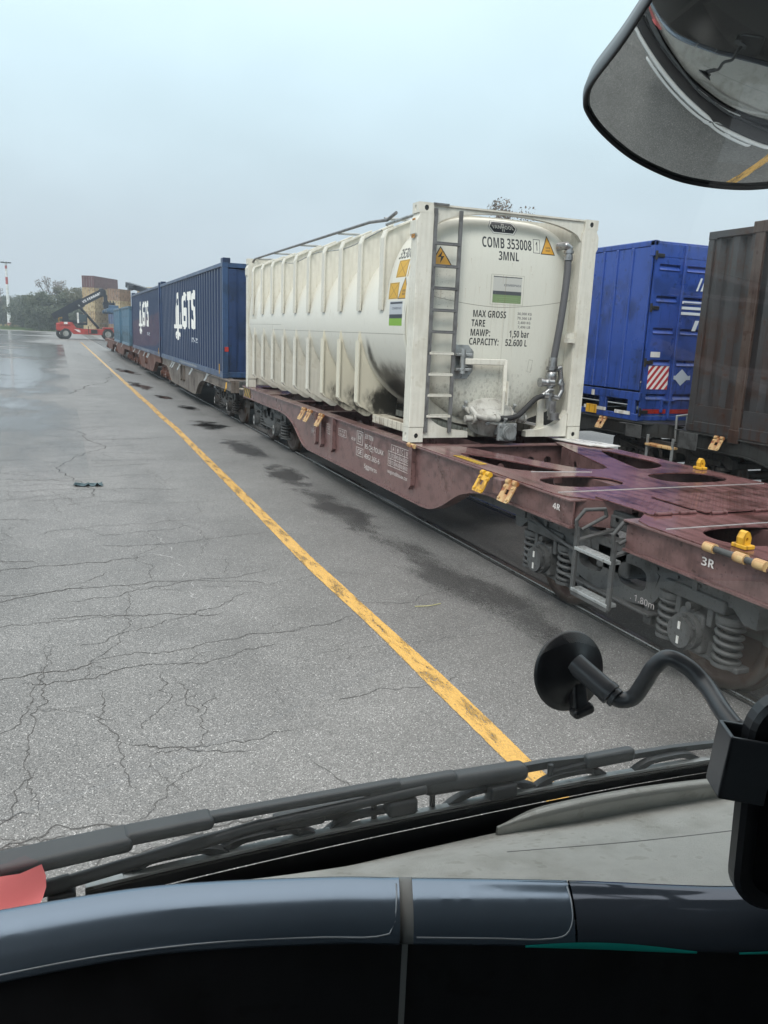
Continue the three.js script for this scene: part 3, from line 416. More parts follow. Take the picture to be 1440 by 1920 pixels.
wagonHalf(farWagon, XC, -65.5, -1, 14.0, MAT.wagonRust, { mid: false, bogieMat: MAT.wagonRust });
bogie(farWagon, XC, -65.5, MAT.wagonRust, false);
// ----- the dark wagon on the second track -----
const darkWagon = thing('container_wagon', 'black articulated wagon on the second track under the bright blue and brown containers', 'wagon');
{
  wagonHalf(darkWagon, XCB, -10.45, 1, 13.6, MAT.wagonBlack, { mid: true, flaps: [[1.35, MAT.yellowWorn], [4.4, MAT.yellowWorn]], bogieMat: MAT.bogieDark });
  wagonHalf(darkWagon, XCB, -10.45, -1, 13.6, MAT.wagonBlack, { mid: true, flaps: [[1.45, MAT.yellowWorn], [4.4, MAT.yellowWorn]], bogieMat: MAT.bogieDark });
  bogie(darkWagon, XCB, -10.45, MAT.bogieDark, true);
  const x = X0B - 0.06, z = -10.35;
  mk('side_step', [...[z - 0.3, z + 0.3].map((q) => beam([x, 0.45, q], [x, 1.0, q], 0.04, 0.03, [1, 0, 0])), beam([x, 0.5, z - 0.3], [x, 0.5, z + 0.3], 0.08, 0.03), ...pipe([[x + 0.4, 0.9, z - 0.1], [x + 0.4, 1.32, z - 0.12], [x + 0.62, 1.34, z - 0.12], [x + 0.62, 0.9, z - 0.1]], 0.02)], MAT.galv, darkWagon);
  mk('tread', [rb(0.16, 0.04, 0.62, 0.01, x + 0.03, 0.84, z), ], MAT.yellowWorn, darkWagon);
  mk('corner_plate', [exXZ([[X0B - 0.1, -11.4], [X0B + 0.25, -11.4], [X0B + 0.25, -10.95], [X0B - 0.1, -10.95]], 1.12, 0.01), rb(0.02, 0.22, 0.4, 0.005, X0B - 0.09, 1.02, -11.0), rb(0.02, 0.26, 0.4, 0.005, X0B - 0.09, 1.02, -9.7)], MAT.bogie, darkWagon);
}
// ---------- cream tank container ----------
const Z0 = -8.915, TL = 9.378, TH = 2.806, TW = 2.5;
{
  const T = thing('tank_container', 'cream ribbed bulk tank container with ladder and black lettering on the brown wagon', 'tank container', [X0, DECK, Z0]);
  const R = 1.245, cx = 1.25, cyy = 1.455;
  // prints and dirt on the barrel side (projected along x)
  const sideTex = canvasTex(2048, 1024, (c, w, h) => {
    c.fillStyle = '#e2e0d5'; c.fillRect(0, 0, w, h);
    const X = (z) => (z + TL) / TL * w, Y = (y) => (1 - y / TH) * h, r = rng(77), S = w / TL, Sy = h / TH;
    for (let k = 0; k < 2600; k++) { const x = r() * w, y = r() * h; c.fillStyle = `rgba(${120 + 40 * r() | 0},${112 + 36 * r() | 0},${92 + 30 * r() | 0},${0.02 + 0.05 * r()})`; c.fillRect(x, y, 1 + 3 * r(), 10 + 90 * r() * r()); }
    // welded seams
    c.fillStyle = 'rgba(105,100,88,0.75)'; c.fillRect(X(-7.0), Y(1.30), X(-0.2) - X(-7.0), 2.2); c.fillRect(X(-9.2), Y(1.40), X(-6.3) - X(-9.2), 2); c.fillRect(X(-6.98), Y(1.40), 2, Y(1.30) - Y(1.40));
    // soot and road film on the lower nearer plates
    const im = c.getImageData(0, 0, w, h), D = im.data;
    const zones = [[-1.30, 0.60, 0.42, 0.30, 1.25], [-0.80, 0.34, 0.55, 0.20, 1.1], [-1.66, 0.98, 0.10, 0.22, 1.0], [-2.40, 0.42, 0.22, 0.24, 1.15], [-3.22, 0.52, 0.17, 0.34, 0.95], [-3.4, 0.2, 0.3, 0.16, 0.7], [-0.6, 0.85, 0.5, 0.14, 0.35], [-2.1, 0.12, 0.4, 0.16, 0.7]], clean = [[-1.22, 0.27, 0.13, 0.08, 1.3], [-0.42, 0.42, 0.09, 0.10, 1.2], [-2.22, 0.2, 0.12, 0.08, 1.1]];
    for (let py = h * 0.45 | 0; py < h; py++) for (let qx = X(-4.2) | 0; qx < w; qx++) {
      const z = qx / w * TL - TL, y = (1 - py / h) * TH; let m = 0; for (const [a, b, ra, rb2, k] of zones) m += k * Math.exp(-(((z - a) / ra) ** 2 + ((y - b) / rb2) ** 2)); for (const [a, b, ra, rb2, k] of clean) m -= k * Math.exp(-(((z - a) / ra) ** 2 + ((y - b) / rb2) ** 2));
      if (m < 0.02) continue; const n = fbm(qx / 46, py / 70, 8, 4), f = fbm(qx / 5, py / 12, 18, 3), k = clamp(smooth(0.12, 1.0, m * (0.35 + 1.1 * n) + 0.35 * (f - 0.5) * m)) * 0.93, o = (py * w + qx) * 4; D[o] += (38 - D[o]) * k; D[o + 1] += (37 - D[o + 1]) * k; D[o + 2] += (37 - D[o + 2]) * k;
    }
    c.putImageData(im, 0, 0);
    for (let k = 0; k < 60; k++) { const a = X(-9 + 8.6 * r()), b = Y([1.64, 1.30, 1.2, 2.2][k % 4] - 0.05 * r()), hh = 12 + 70 * r() * r(); c.fillStyle = `rgba(126,98,66,${0.10 + 0.2 * r()})`; c.fillRect(a, b, 1 + 2 * r(), hh); }
    // placards near the end frame
    c.save();
    c.fillStyle = '#26282c'; fit(c, '353008', X(-0.80), X(-0.30), Y(2.22), 0.13 * Sy);
    fit(c, 'C', X(-1.36), X(-1.26), Y(2.22), 0.12 * Sy); fit(c, 'o', X(-1.27), X(-1.19), Y(2.22), 0.09 * Sy); fit(c, '3MNL', X(-1.38), X(-1.05), Y(2.05), 0.09 * Sy);
    const sq = (za, ya, zb, yb) => { c.fillStyle = '#d6a62a'; c.fillRect(X(za), Y(ya), X(zb) - X(za), Y(yb) - Y(ya)); c.strokeStyle = '#8a6a1c'; c.lineWidth = 2; c.strokeRect(X(za) + 3, Y(ya) + 3, X(zb) - X(za) - 6, Y(yb) - Y(ya) - 6); c.beginPath(); c.moveTo(X(za), Y(ya)); c.lineTo(X(zb), Y(yb)); c.moveTo(X(zb), Y(ya)); c.lineTo(X(za), Y(yb)); c.stroke(); };
    sq(-0.72, 2.20, -0.40, 1.99); sq(-0.88, 1.93, -0.57, 1.73); sq(-0.36, 2.2, -0.22, 1.99);
    c.fillStyle = '#d3a01f'; c.strokeStyle = '#3a2f12'; c.lineWidth = 3; c.beginPath(); c.moveTo(X(-0.40), Y(1.98)); c.lineTo(X(-0.56), Y(1.73)); c.lineTo(X(-0.24), Y(1.73)); c.closePath(); c.fill(); c.stroke(); c.fillStyle = '#3a2f12'; fit(c, 'SUPER', X(-0.45), X(-0.35), Y(1.81), 0.03 * Sy); fit(c, 'HEAVY', X(-0.45), X(-0.35), Y(1.77), 0.03 * Sy);
    c.fillStyle = '#b9bec4'; c.fillRect(X(-0.82), Y(1.70), X(-0.40) - X(-0.82), Y(1.40) - Y(1.70)); c.fillStyle = '#2b3038'; c.fillRect(X(-0.80), Y(1.69), X(-0.41) - X(-0.80), 8); c.fillRect(X(-0.82), Y(1.54), X(-0.40) - X(-0.82), Y(1.49) - Y(1.54)); c.fillStyle = '#7fae2f'; c.fillRect(X(-0.82), Y(1.49), X(-0.40) - X(-0.82), Y(1.40) - Y(1.49)); c.fillStyle = '#50565e'; fit(c, 'COMBIPASS', X(-0.74), X(-0.43), Y(1.60), 0.03 * Sy);
    c.strokeStyle = '#8d8a80'; c.lineWidth = 2; c.strokeRect(X(-0.53), Y(0.68), X(-0.33) - X(-0.53), Y(0.60) - Y(0.68)); c.fillStyle = '#1e2024'; c.fillRect(X(-0.52), Y(0.675), X(-0.34) - X(-0.52), Y(0.605) - Y(0.675));
    c.fillStyle = '#4a4a4a'; fit(c, 'REINIGEN', X(-1.05), X(-0.70), Y(0.80), 0.035 * Sy, ''); c.fillStyle = '#333'; fit(c, 'C', X(-8.95), X(-8.85), Y(0.72), 0.06 * Sy); c.restore();
  });
  const barrelSide = new THREE.MeshPhysicalMaterial({ map: sideTex, roughness: 0.5, roughnessMap: roughNoise, color: C(0.86, 0.86, 0.86), bumpMap: dent, bumpScale: 0.006 });
  function half(a0, a1, useUV) { const P = [], U = [], N = 36, K = 40, I = []; for (let k = 0; k <= K; k++) for (let i = 0; i <= N; i++) { const a = a0 + (a1 - a0) * i / N, x = cx + R * Math.cos(a), y = cyy + R * Math.sin(a), z = -0.30 - (TL - 0.6) * k / K; P.push(x, y, z); U.push((z + TL) / TL, y / TH); } for (let k = 0; k < K; k++) for (let i = 0; i < N; i++) { const q = k * (N + 1) + i; I.push(q, q + 1, q + N + 1, q + 1, q + N + 2, q + N + 1); } const g = new THREE.BufferGeometry(); g.setAttribute('position', new THREE.Float32BufferAttribute(P, 3)); g.setAttribute('uv', new THREE.Float32BufferAttribute(U, 2)); g.setIndex(I); g.computeVertexNormals(); return g; }
  barrelSide.side = THREE.DoubleSide; MAT.cream.side = THREE.DoubleSide;
  mk('barrel_shell', half(Math.PI / 2, Math.PI * 1.5), barrelSide, T, true); mk('barrel_shell', half(-Math.PI / 2, Math.PI / 2), MAT.cream, T);
  // dished head with lettering
  const S = 800;
  const headTex = canvasTex(2048, 2048, (c) => {
    const X = (x) => (x + 0.03) * S, Y = (y) => (2.75 - y) * S, r = rng(5);
    c.fillStyle = '#dbdacf'; c.fillRect(0, 0, 2048, 2048);
    for (let k = 0; k < 5000; k++) { c.fillStyle = `rgba(${110 + 50 * r() | 0},${104 + 44 * r() | 0},${92 + 30 * r() | 0},${0.015 + 0.05 * r()})`; c.fillRect(r() * 2048, r() * 2048, 1 + 3 * r(), 20 + 220 * r() * r()); }
    for (let k = 0; k < 2200; k++) { const q = Math.sqrt(-2 * Math.log(1 - r())) * 0.5, t = r() * 6.283; c.fillStyle = `rgba(70,66,58,${0.05 + 0.06 * r()})`; const s = 3 + 14 * r() * r(); c.beginPath(); c.ellipse(X(1.15 + Math.cos(t) * q * 1.0), Y(0.42 + Math.sin(t) * q * 0.42), s, s * 1.6, 0, 0, 6.3); c.fill(); }
    for (let k = 0; k < 420; k++) { c.fillStyle = `rgba(40,38,36,${0.2 + 0.4 * r()})`; const gx = [0.36, 0.44, 0.95, 0.55, 1.2][k % 5], gy = [2.02, 1.75, 0.72, 0.6, 0.8][k % 5]; c.fillRect(X(gx + (r() - 0.5) * 0.28), Y(gy + (r() - 0.5) * 0.22), 1 + 5 * r(), 1 + 5 * r()); }
    // weld seam arc and vertical seam
    c.strokeStyle = 'rgba(90,86,76,0.8)'; c.lineWidth = 4; c.beginPath(); c.moveTo(X(0.05), Y(1.82)); c.quadraticCurveTo(X(0.6), Y(1.68), X(1.2), Y(1.675)); c.quadraticCurveTo(X(1.8), Y(1.70), X(2.45), Y(1.85)); c.stroke();
    c.strokeStyle = 'rgba(120,116,104,0.6)'; c.lineWidth = 3; c.beginPath(); c.moveTo(X(1.29), Y(1.67)); c.lineTo(X(1.27), Y(0.7)); c.stroke();
    for (let k = 0; k < 60; k++) { c.fillStyle = `rgba(140,128,104,${0.04 + 0.06 * r()})`; c.fillRect(X(1.0 + 0.5 * r()), Y(2.06), 2 + 8 * r(), 100 + 700 * r()); }
    const ink = '#2c2d2f';
    // maker's plate
    c.fillStyle = '#f0efe8'; c.beginPath(); c.moveTo(X(1.03), Y(2.64)); c.lineTo(X(1.09), Y(2.72)); c.lineTo(X(1.38), Y(2.72)); c.lineTo(X(1.44), Y(2.64)); c.lineTo(X(1.38), Y(2.56)); c.lineTo(X(1.09), Y(2.56)); c.closePath(); c.fill(); c.fillStyle = '#23272e'; c.strokeStyle = '#23272e'; c.lineWidth = 4; c.stroke(); c.beginPath(); c.moveTo(X(1.05), Y(2.64)); c.lineTo(X(1.1), Y(2.705)); c.lineTo(X(1.37), Y(2.705)); c.lineTo(X(1.42), Y(2.64)); c.lineTo(X(1.37), Y(2.575)); c.lineTo(X(1.1), Y(2.575)); c.closePath(); c.fill();
    c.fillStyle = '#e9e8e0'; fit(c, 'VAN', X(1.085), X(1.215), Y(2.62), 0.045 * S); fit(c, 'OOL', X(1.262), X(1.395), Y(2.62), 0.045 * S); c.fillRect(X(1.222), Y(2.69), 8, 0.1 * S); c.fillRect(X(1.245), Y(2.69), 8, 0.1 * S); c.fillRect(X(1.215), Y(2.65), 0.045 * S, 9);
    c.fillStyle = ink; fit(c, 'COMB 353008', X(0.92), X(1.635), Y(2.385), 0.125 * S); c.strokeStyle = ink; c.lineWidth = 5; c.strokeRect(X(1.66), Y(2.53), 0.095 * S, 0.165 * S); fit(c, '1', X(1.69), X(1.728), Y(2.395), 0.11 * S); fit(c, '3MNL', X(1.155), X(1.45), Y(2.245), 0.105 * S);
    const tri = (xt, yt, xa, xb, yb) => { c.fillStyle = '#dca33a'; c.strokeStyle = '#3a3428'; c.lineWidth = 9; c.beginPath(); c.moveTo(X(xt), Y(yt)); c.lineTo(X(xa), Y(yb)); c.lineTo(X(xb), Y(yb)); c.closePath(); c.fill(); c.stroke(); };
    tri(1.875, 2.585, 1.775, 1.985, 2.36); c.fillStyle = '#4a3a1c'; fit(c, 'SUPER', X(1.845), X(1.92), Y(2.43), 0.022 * S); fit(c, 'HEAVY', X(1.845), X(1.92), Y(2.395), 0.022 * S);
    tri(0.38, 2.345, 0.255, 0.52, 2.13); c.fillStyle = '#2a2620'; c.beginPath(); c.moveTo(X(0.405), Y(2.30)); c.lineTo(X(0.345), Y(2.225)); c.lineTo(X(0.385), Y(2.228)); c.lineTo(X(0.372), Y(2.155)); c.lineTo(X(0.425), Y(2.24)); c.lineTo(X(0.388), Y(2.238)); c.closePath(); c.fill();
    // document sticker
    c.strokeStyle = '#9a968a'; c.lineWidth = 3; c.strokeRect(X(1.07), Y(2.07), 0.47 * S, 0.36 * S); c.fillStyle = '#c3c3bd'; c.fillRect(X(1.10), Y(2.05), 0.41 * S, 0.31 * S); c.fillStyle = '#54575b'; c.fillRect(X(1.10), Y(2.05), 0.41 * S, 9); c.fillRect(X(1.10), Y(1.875), 0.41 * S, 0.045 * S); c.fillStyle = '#7f946c'; c.fillRect(X(1.10), Y(1.83), 0.41 * S, 0.1 * S); c.fillStyle = '#6d7175'; fit(c, 'COMBIPASS', X(1.25), X(1.50), Y(1.935), 0.028 * S); c.fillStyle = '#98ab84'; for (let k = 0; k < 3; k++) c.fillRect(X(1.14), Y(1.80) + k * 20, 0.32 * S, 3); c.fillStyle = 'rgba(120,104,78,0.5)'; c.fillRect(X(1.275), Y(2.06), 5, 0.33 * S);
    c.fillStyle = ink; const row = (s, a, b, y, h = 0.085) => fit(c, s, X(a), X(b), Y(y), h * S);
    row('MAX GROSS', 0.835, 1.315, 1.545); row('TARE', 0.825, 1.025, 1.43); row('MAWP:', 0.815, 1.105, 1.315); row('1,50 bar', 1.375, 1.67, 1.315); row('CAPACITY:', 0.805, 1.235, 1.205); row('52.600 L', 1.325, 1.65, 1.205);
    c.fillStyle = '#6a6a68'; row('36,000 KG', 1.475, 1.69, 1.595, 0.033); row('79,366 LB', 1.475, 1.69, 1.54, 0.033); row('3,400 KG', 1.49, 1.68, 1.485, 0.033); row('7,496 LB', 1.49, 1.68, 1.43, 0.033);
    for (let k = 0; k < 260; k++) { c.strokeStyle = `rgba(214,212,202,${0.25 + 0.5 * r()})`; c.lineWidth = 0.8 + 1.6 * r(); const a = X(0.8 + 0.95 * r()), b = Y(1.1 + 1.45 * r()); c.beginPath(); c.moveTo(a, b); c.lineTo(a + 50 * (r() - 0.5), b + 40 * (r() - 0.5)); c.stroke(); }
    for (let k = 0; k < 26; k++) { const a = X(0.3 + 1.9 * r()), b = Y(0.9 + 1.8 * r()), hh = 30 + 160 * r() * r(); c.fillStyle = `rgba(128,92,58,${0.10 + 0.16 * r()})`; c.fillRect(a, b, 2 + 4 * r(), hh); c.fillStyle = 'rgba(96,62,36,0.5)'; c.fillRect(a - 1, b - 3, 6, 5); }
    c.strokeStyle = '#8a877c'; c.lineWidth = 3; c.save(); c.translate(X(1.72), Y(0.96)); c.rotate(0.12); c.strokeRect(-22, -62, 44, 124); c.restore();
  });
  const head = new THREE.MeshPhysicalMaterial({ map: headTex, roughness: 0.5, roughnessMap: roughNoise, color: C(0.88, 0.88, 0.87), bumpMap: dent, bumpScale: 0.005, side: THREE.DoubleSide });
  function dish(front) { const P = [], U = [], I = [], K = 20, N = 96; for (let k = 0; k <= K; k++) for (let i = 0; i <= N; i++) { const q = k / K, a = i / N * 6.28318, e = Math.sin(a) > 0 ? 2 + 1.4 * Math.sin(a) ** 0.5 : 2.05, ro = 1 / Math.pow(Math.abs(Math.cos(a) / 1.0) ** e + Math.abs(Math.sin(a) / (Math.sin(a) > 0 ? 1.035 : 1.0)) ** e, 1 / e) * 1.25, x = cx + Math.min(1.24, Math.max(-1.24, ro * q * Math.cos(a))), y = cyy + ro * q * Math.sin(a); let z = -0.33 + 0.22 * Math.pow(Math.max(0, 1 - q ** 5), 0.6); if (!front) z = -TL - z; P.push(x, y, z); U.push((x + 0.03) / 2.56, 1 - (2.75 - y) / 2.56); } for (let k = 0; k < K; k++) for (let i = 0; i < N; i++) { const q = k * (N + 1) + i; I.push(q, q + N + 1, q + 1, q + 1, q + N + 1, q + N + 2); } const g = new THREE.BufferGeometry(); g.setAttribute('position', new THREE.Float32BufferAttribute(P, 3)); g.setAttribute('uv', new THREE.Float32BufferAttribute(U, 2)); g.setIndex(I); g.computeVertexNormals(); return g; }
  mk('barrel_head', dish(true), head, T, true); mk('barrel_head', dish(false), MAT.cream, T);
  // end collars: the barrel flares from round to the squared outline of the heads
  const outl = (a) => { const e = Math.sin(a) > 0 ? 2 + 1.4 * Math.sin(a) ** 0.5 : 2.05; return 1 / Math.pow(Math.abs(Math.cos(a)) ** e + Math.abs(Math.sin(a) / (Math.sin(a) > 0 ? 1.035 : 1.0)) ** e, 1 / e) * 1.25; };
  function collar(a0, a1, front) { const P = [], U = [], I = [], N = 40, rows = [[-0.33, 1], [-0.5, 1], [-0.7, 1], [-0.88, 0.98], [-0.98, 0.8], [-1.03, 0.0]]; for (const [z, k] of rows) for (let i = 0; i <= N; i++) { const a = a0 + (a1 - a0) * i / N, ro = R - 0.004 + (outl(a) - R) * k, x = cx + Math.min(1.243, Math.max(-1.243, ro * Math.cos(a))), y = cyy + ro * Math.sin(a), zq = front ? z : -TL - z; P.push(x, y, zq); U.push((zq + TL) / TL, y / TH); } for (let k = 0; k + 1 < rows.length; k++) for (let i = 0; i < N; i++) { const q = k * (N + 1) + i; I.push(q, q + 1, q + N + 1, q + 1, q + N + 2, q + N + 1); } const g = new THREE.BufferGeometry(); g.setAttribute('position', new THREE.Float32BufferAttribute(P, 3)); g.setAttribute('uv', new THREE.Float32BufferAttribute(U, 2)); g.setIndex(I); g.computeVertexNormals(); return g; }
  for (const f of [true, false]) { mk('end_collar', collar(0.02, Math.PI / 2, f), MAT.cream, T); mk('end_collar', collar(Math.PI / 2, Math.PI * 0.995, f), f ? barrelSide : MAT.cream, T, f); }
  // ribs: plates that square off the round barrel, upper and lower, both sides
  const arcPts = (a0, a1, n, rr = R - 0.01) => Array.from({ length: n + 1 }, (_, i) => { const a = a0 + (a1 - a0) * i / n; return [cx + rr * Math.cos(a), cyy + rr * Math.sin(a)]; });
  const PI = Math.PI;
  const up = [[-0.005, 1.66], [-0.005, 2.50], [0.03, 2.58], [0.45, 2.775], ...arcPts(PI * 0.66, PI * 0.97, 14)];
  const lo = [...arcPts(PI * 1.02, PI * 1.33, 14), [0.60, 0.10], [0.50, 0.03], [0.42, 0.035], [0.03, 0.28], [-0.005, 0.33], [-0.005, 1.18]];
  const flangeU = [[-0.020, 1.60], [-0.020, 2.50], [0.016, 2.60], [0.445, 2.79], [0.45, 2.775], [0.03, 2.575], [0.0, 2.5], [0.0, 1.60]];
  const flangeL = [[-0.020, 1.19], [-0.020, 0.32], [0.02, 0.268], [0.06, 0.245], [0.065, 0.262], [0.03, 0.284], [0.0, 0.335], [0.0, 1.19]];
  const mirror = (pts) => pts.map(([x, y]) => [2 * cx - x, y]).reverse();
  const ribG = (web, fl) => muv(flat(mergeGeometries([ex(web, 0.008).translate(0, 0, 0.022), ex(web, 0.008).translate(0, 0, -0.030), ex(fl, 0.14).translate(0, 0, -0.07)].map(flat))));
  const gU = ribG(up, flangeU), gL = ribG(lo, flangeL), gUR = ribG(mirror(up), mirror(flangeU)), gLR = ribG(mirror(lo), mirror(flangeL));
  const sootRib = MAT.cream.clone(); sootRib.map = canvasTex(512, 512, (c) => { c.fillStyle = '#f2efe6'; c.fillRect(0, 0, 512, 512); const im = c.getImageData(0, 0, 512, 512), D = im.data; for (let y = 0; y < 512; y++) for (let x = 0; x < 512; x++) { const m = Math.exp(-(((x - 190) / 150) ** 2 + ((y - 380) / 110) ** 2)), k = 0.9 * smooth(0.25, 0.75, m * (0.5 + fbm(x / 30, y / 50, 6, 4)) + 0.2 * (fbm(x / 4, y / 7, 9, 2) - 0.5) * m), o = (y * 512 + x) * 4; D[o] += (40 - D[o]) * k; D[o + 1] += (39 - D[o + 1]) * k; D[o + 2] += (38 - D[o + 2]) * k; } c.putImageData(im, 0, 0); }); sootRib.map.wrapS = sootRib.map.wrapT = THREE.RepeatWrapping; sootRib.map.repeat.set(0.8, 0.8);
  for (let k = 0; k < 10; k++) { const z = -1.09 - 0.843 * k; share('shoulder_rib', gU, MAT.cream, T, 0, 0, z); share('shoulder_rib', gUR, MAT.cream, T, 0, 0, z); }
  for (let k = 0; k < 9; k++) { const z = -1.92 - 0.832 * k; share('keel_rib', gL, k < 3 ? sootRib : MAT.cream, T, 0, 0, z); share('keel_rib', gLR, MAT.cream, T, 0, 0, z); }
  // lower longitudinal member between end frame and first rib
  mk('base_beam', [beam([0.35, 0.09, -0.1], [0.35, 0.09, -1.9], 0.22, 0.12), beam([2.15, 0.09, -0.1], [2.15, 0.09, -1.9], 0.22, 0.12), beam([1.25, 0.08, -0.2], [1.25, 0.08, -TL + 0.2], 0.5, 0.1)], MAT.creamDirty, T);
  // end frames
  for (const e of [0, 1]) {
    const zf = e ? -TL : 0, d = e ? 1 : -1; // frame goes from zf inwards by d
    for (const s of [0, 1]) {
      const X = (x) => s ? TW - x : x;
      const prof = [[0.0, 0.19], [0.0, 2.42], [-0.022, 2.46], [-0.022, 2.60], [0.012, 2.66], [0.012, 2.69], [0.19, 2.69], [0.19, 0.19]].map(([x, y]) => [X(x), y]);
      const post = mk('corner_post', [ex(s ? prof.reverse() : prof, 0.19, [], 0.006).translate(0, 0, zf + d * 0.095 - 0.095 + 0.006)], MAT.cream, T);
      for (const top of [0, 1]) {
        const h = top ? 0.118 : 0.18, yc = top ? TH - 0.059 : 0.09;
        const hole = ell(0, top ? 0 : -0.01, 0.028, 0.032, 16);
        const face = [[-0.092, -h / 2], [0.092, -h / 2], [0.092, h / 2], [-0.092, h / 2]];
        mk('corner_casting', [put(ex(face, 0.02, [hole]), X(0.095), yc, zf + (e ? 0 : -0.02)), bx(0.184, h, 0.15, X(0.095), yc, zf + d * 0.10), put(ex(face, 0.014, [hole]).rotateY(PI / 2), s ? TW - 0.009 : -0.006, yc, zf + d * 0.095)], MAT.cream, T);
        mk('casting_hole', [cy(0.03, 0.03, 0.012, X(0.095), yc - (top ? 0 : 0.01), zf + d * 0.016, 'z', 16)], MAT.black, T);
      }
      mk('post_lining', [bx(0.02, 2.3, 0.26, X(0.205), 1.5, zf + d * 0.14)], MAT.cream, T);
      // foot plates with a curved upper edge
      const fp = [[0.2, 0.05], [0.82, 0.05], [0.82, 0.12], ...spline([[0.80, 0.13], [0.6, 0.15], [0.4, 0.21], [0.27, 0.31], [0.2, 0.42]], 12)].map(([x, y]) => [X(x), y]);
      mk('foot_plate', [ex(s ? fp.reverse() : fp, 0.1).translate(0, 0, zf + d * 0.07 - 0.05)], MAT.cream, T);
    }
    mk('infill_plate', [ex([...spline([[0.35, 0.34], [0.8, 0.2], [1.25, 0.16], [1.7, 0.2], [2.15, 0.34]], 12), [2.38, 0.42], [2.38, 2.765], [0.12, 2.765], [0.12, 0.42]], 0.012).translate(0, 0, e ? -TL + 0.34 : -0.352)], MAT.cream, T);
    // header with arched lower edge
    const arch = spline([[0.19, 2.50], [0.3, 2.62], [0.55, 2.70], [0.9, 2.745], [1.25, 2.757], [1.6, 2.745], [1.95, 2.70], [2.2, 2.62], [2.31, 2.50]], 28);
    mk('header_plate', [ex([[0.19, 2.795], [2.31, 2.795], ...arch.slice().reverse()], 0.07).translate(0, 0, zf + d * 0.065 - 0.035), ...[0].map(() => bx(2.1, 0.02, 0.22, 1.25, 2.79, zf + d * 0.12))], MAT.cream, T);
  }
  // ladder
  const lad = mk('ladder', [beam([0.215, 0.12, 0.0], [0.215, 2.75, 0.0], 0.03, 0.045, [1, 0, 0]), beam([0.545, 0.12, 0.0], [0.545, 2.75, 0.0], 0.03, 0.045, [1, 0, 0]), bx(0.2, 0.02, 0.12, 0.28, 2.80, -0.05)], MAT.galv, T);
  for (let k = 0; k < 9; k++) mk('rung', [rb(0.33, 0.03, 0.045, 0.006, 0.38, 2.36 - 0.255 * k, 0.0), bx(0.3, 0.006, 0.05, 0.38, 2.378 - 0.255 * k, 0.0)], k < 5 ? MAT.steelDark ??= paint(0.16, 0.16, 0.16, { rough: 0.6, map: wearFine }) : MAT.cream, lad);
  lad.material = MAT.steelDark;
  // long hose with elbow, valve tree and outlet
  const hz = -0.03;
  const hose = mk('discharge_hose', tb([[2.125, 2.34, hz - 0.02], [2.115, 2.1, hz], [2.07, 1.6, hz + 0.02], [2.02, 1.05, hz]], 0.045, 30, 12), MAT.hose ??= new THREE.MeshStandardMaterial({ color: C(0.09, 0.09, 0.095), roughness: 0.6 }), T);
  mk('hose_elbow', [...pipe([[2.03, 2.47, -0.16], [2.08, 2.475, -0.05], [2.125, 2.45, hz - 0.02], [2.125, 2.36, hz - 0.02]], 0.05, 14), cy(0.065, 0.065, 0.03, 2.125, 2.40, hz - 0.02), cy(0.06, 0.06, 0.06, 2.125, 2.33, hz - 0.02)], MAT.steel, hose);
  mk('valve_tree', [cy(0.055, 0.06, 0.12, 2.015, 1.02, hz), cy(0.075, 0.075, 0.03, 2.01, 0.95, hz), sp(0.075, 2.005, 0.84, hz, 1, 1.2, 1), cy(0.07, 0.07, 0.025, 2.0, 0.93, hz), cy(0.045, 0.045, 0.5, 2.0, 0.66, hz), cy(0.07, 0.07, 0.03, 2.0, 0.72, hz), cy(0.07, 0.07, 0.03, 2.0, 0.60, hz), cy(0.05, 0.05, 0.2, 1.92, 0.76, hz + 0.03, 'x'), cy(0.06, 0.06, 0.03, 1.83, 0.76, hz + 0.03, 'x'), sp(0.05, 1.92, 0.76, hz + 0.04), ...pipe([[2.05, 0.92, hz], [2.13, 0.95, hz], [2.16, 0.80, hz], [2.14, 0.74, hz]], 0.035, 10), ...pipe([[2.17, 0.78, hz], [2.19, 0.66, hz], [2.14, 0.56, hz], [2.03, 0.58, hz]], 0.035, 10), cy(0.05, 0.05, 0.03, 2.17, 0.74, hz), cy(0.06, 0.05, 0.2, 2.03, 0.42, hz + 0.03), cy(0.075, 0.07, 0.08, 2.06, 0.33, hz + 0.05), cy(0.08, 0.08, 0.02, 2.065, 0.285, hz + 0.05), ...pipe([[2.0, 0.66, hz + 0.06], [1.93, 0.66, hz + 0.08], [1.85, 0.585, hz + 0.05]], 0.03, 10), cy(0.05, 0.05, 0.06, 1.9, 0.6, hz + 0.06, 'x')], MAT.steel, T);
  mk('valve_stand', [ex([[1.80, 0.10], [2.06, 0.10], [1.98, 0.18], [1.95, 0.60], [1.87, 0.60], [1.87, 0.18]], 0.02).translate(0, 0, -0.1), bx(0.1, 0.03, 0.06, 1.92, 0.13, -0.06)], MAT.cream, T);
  mk('hose_clip', [bx(0.1, 0.14, 0.03, 2.26, 1.33, -0.02), bx(0.12, 0.05, 0.08, 2.22, 1.30, 0.0), bx(0.04, 0.06, 0.05, 2.18, 1.36, 0.0)], MAT.cream, T);
  mk('air_hose', tb([[1.88, 0.59, hz + 0.05], [1.75, 0.56, hz + 0.09], [1.6, 0.45, hz + 0.12], [1.45, 0.345, hz + 0.16], [1.3, 0.315, hz + 0.19], [1.16, 0.31, hz + 0.19]], 0.034, 30, 10), MAT.rubber, T);
  // bottom outlet: lid, ring, clamps, cone and square flange
  const lx = 1.17, ly = 0.40, lz = -0.14;
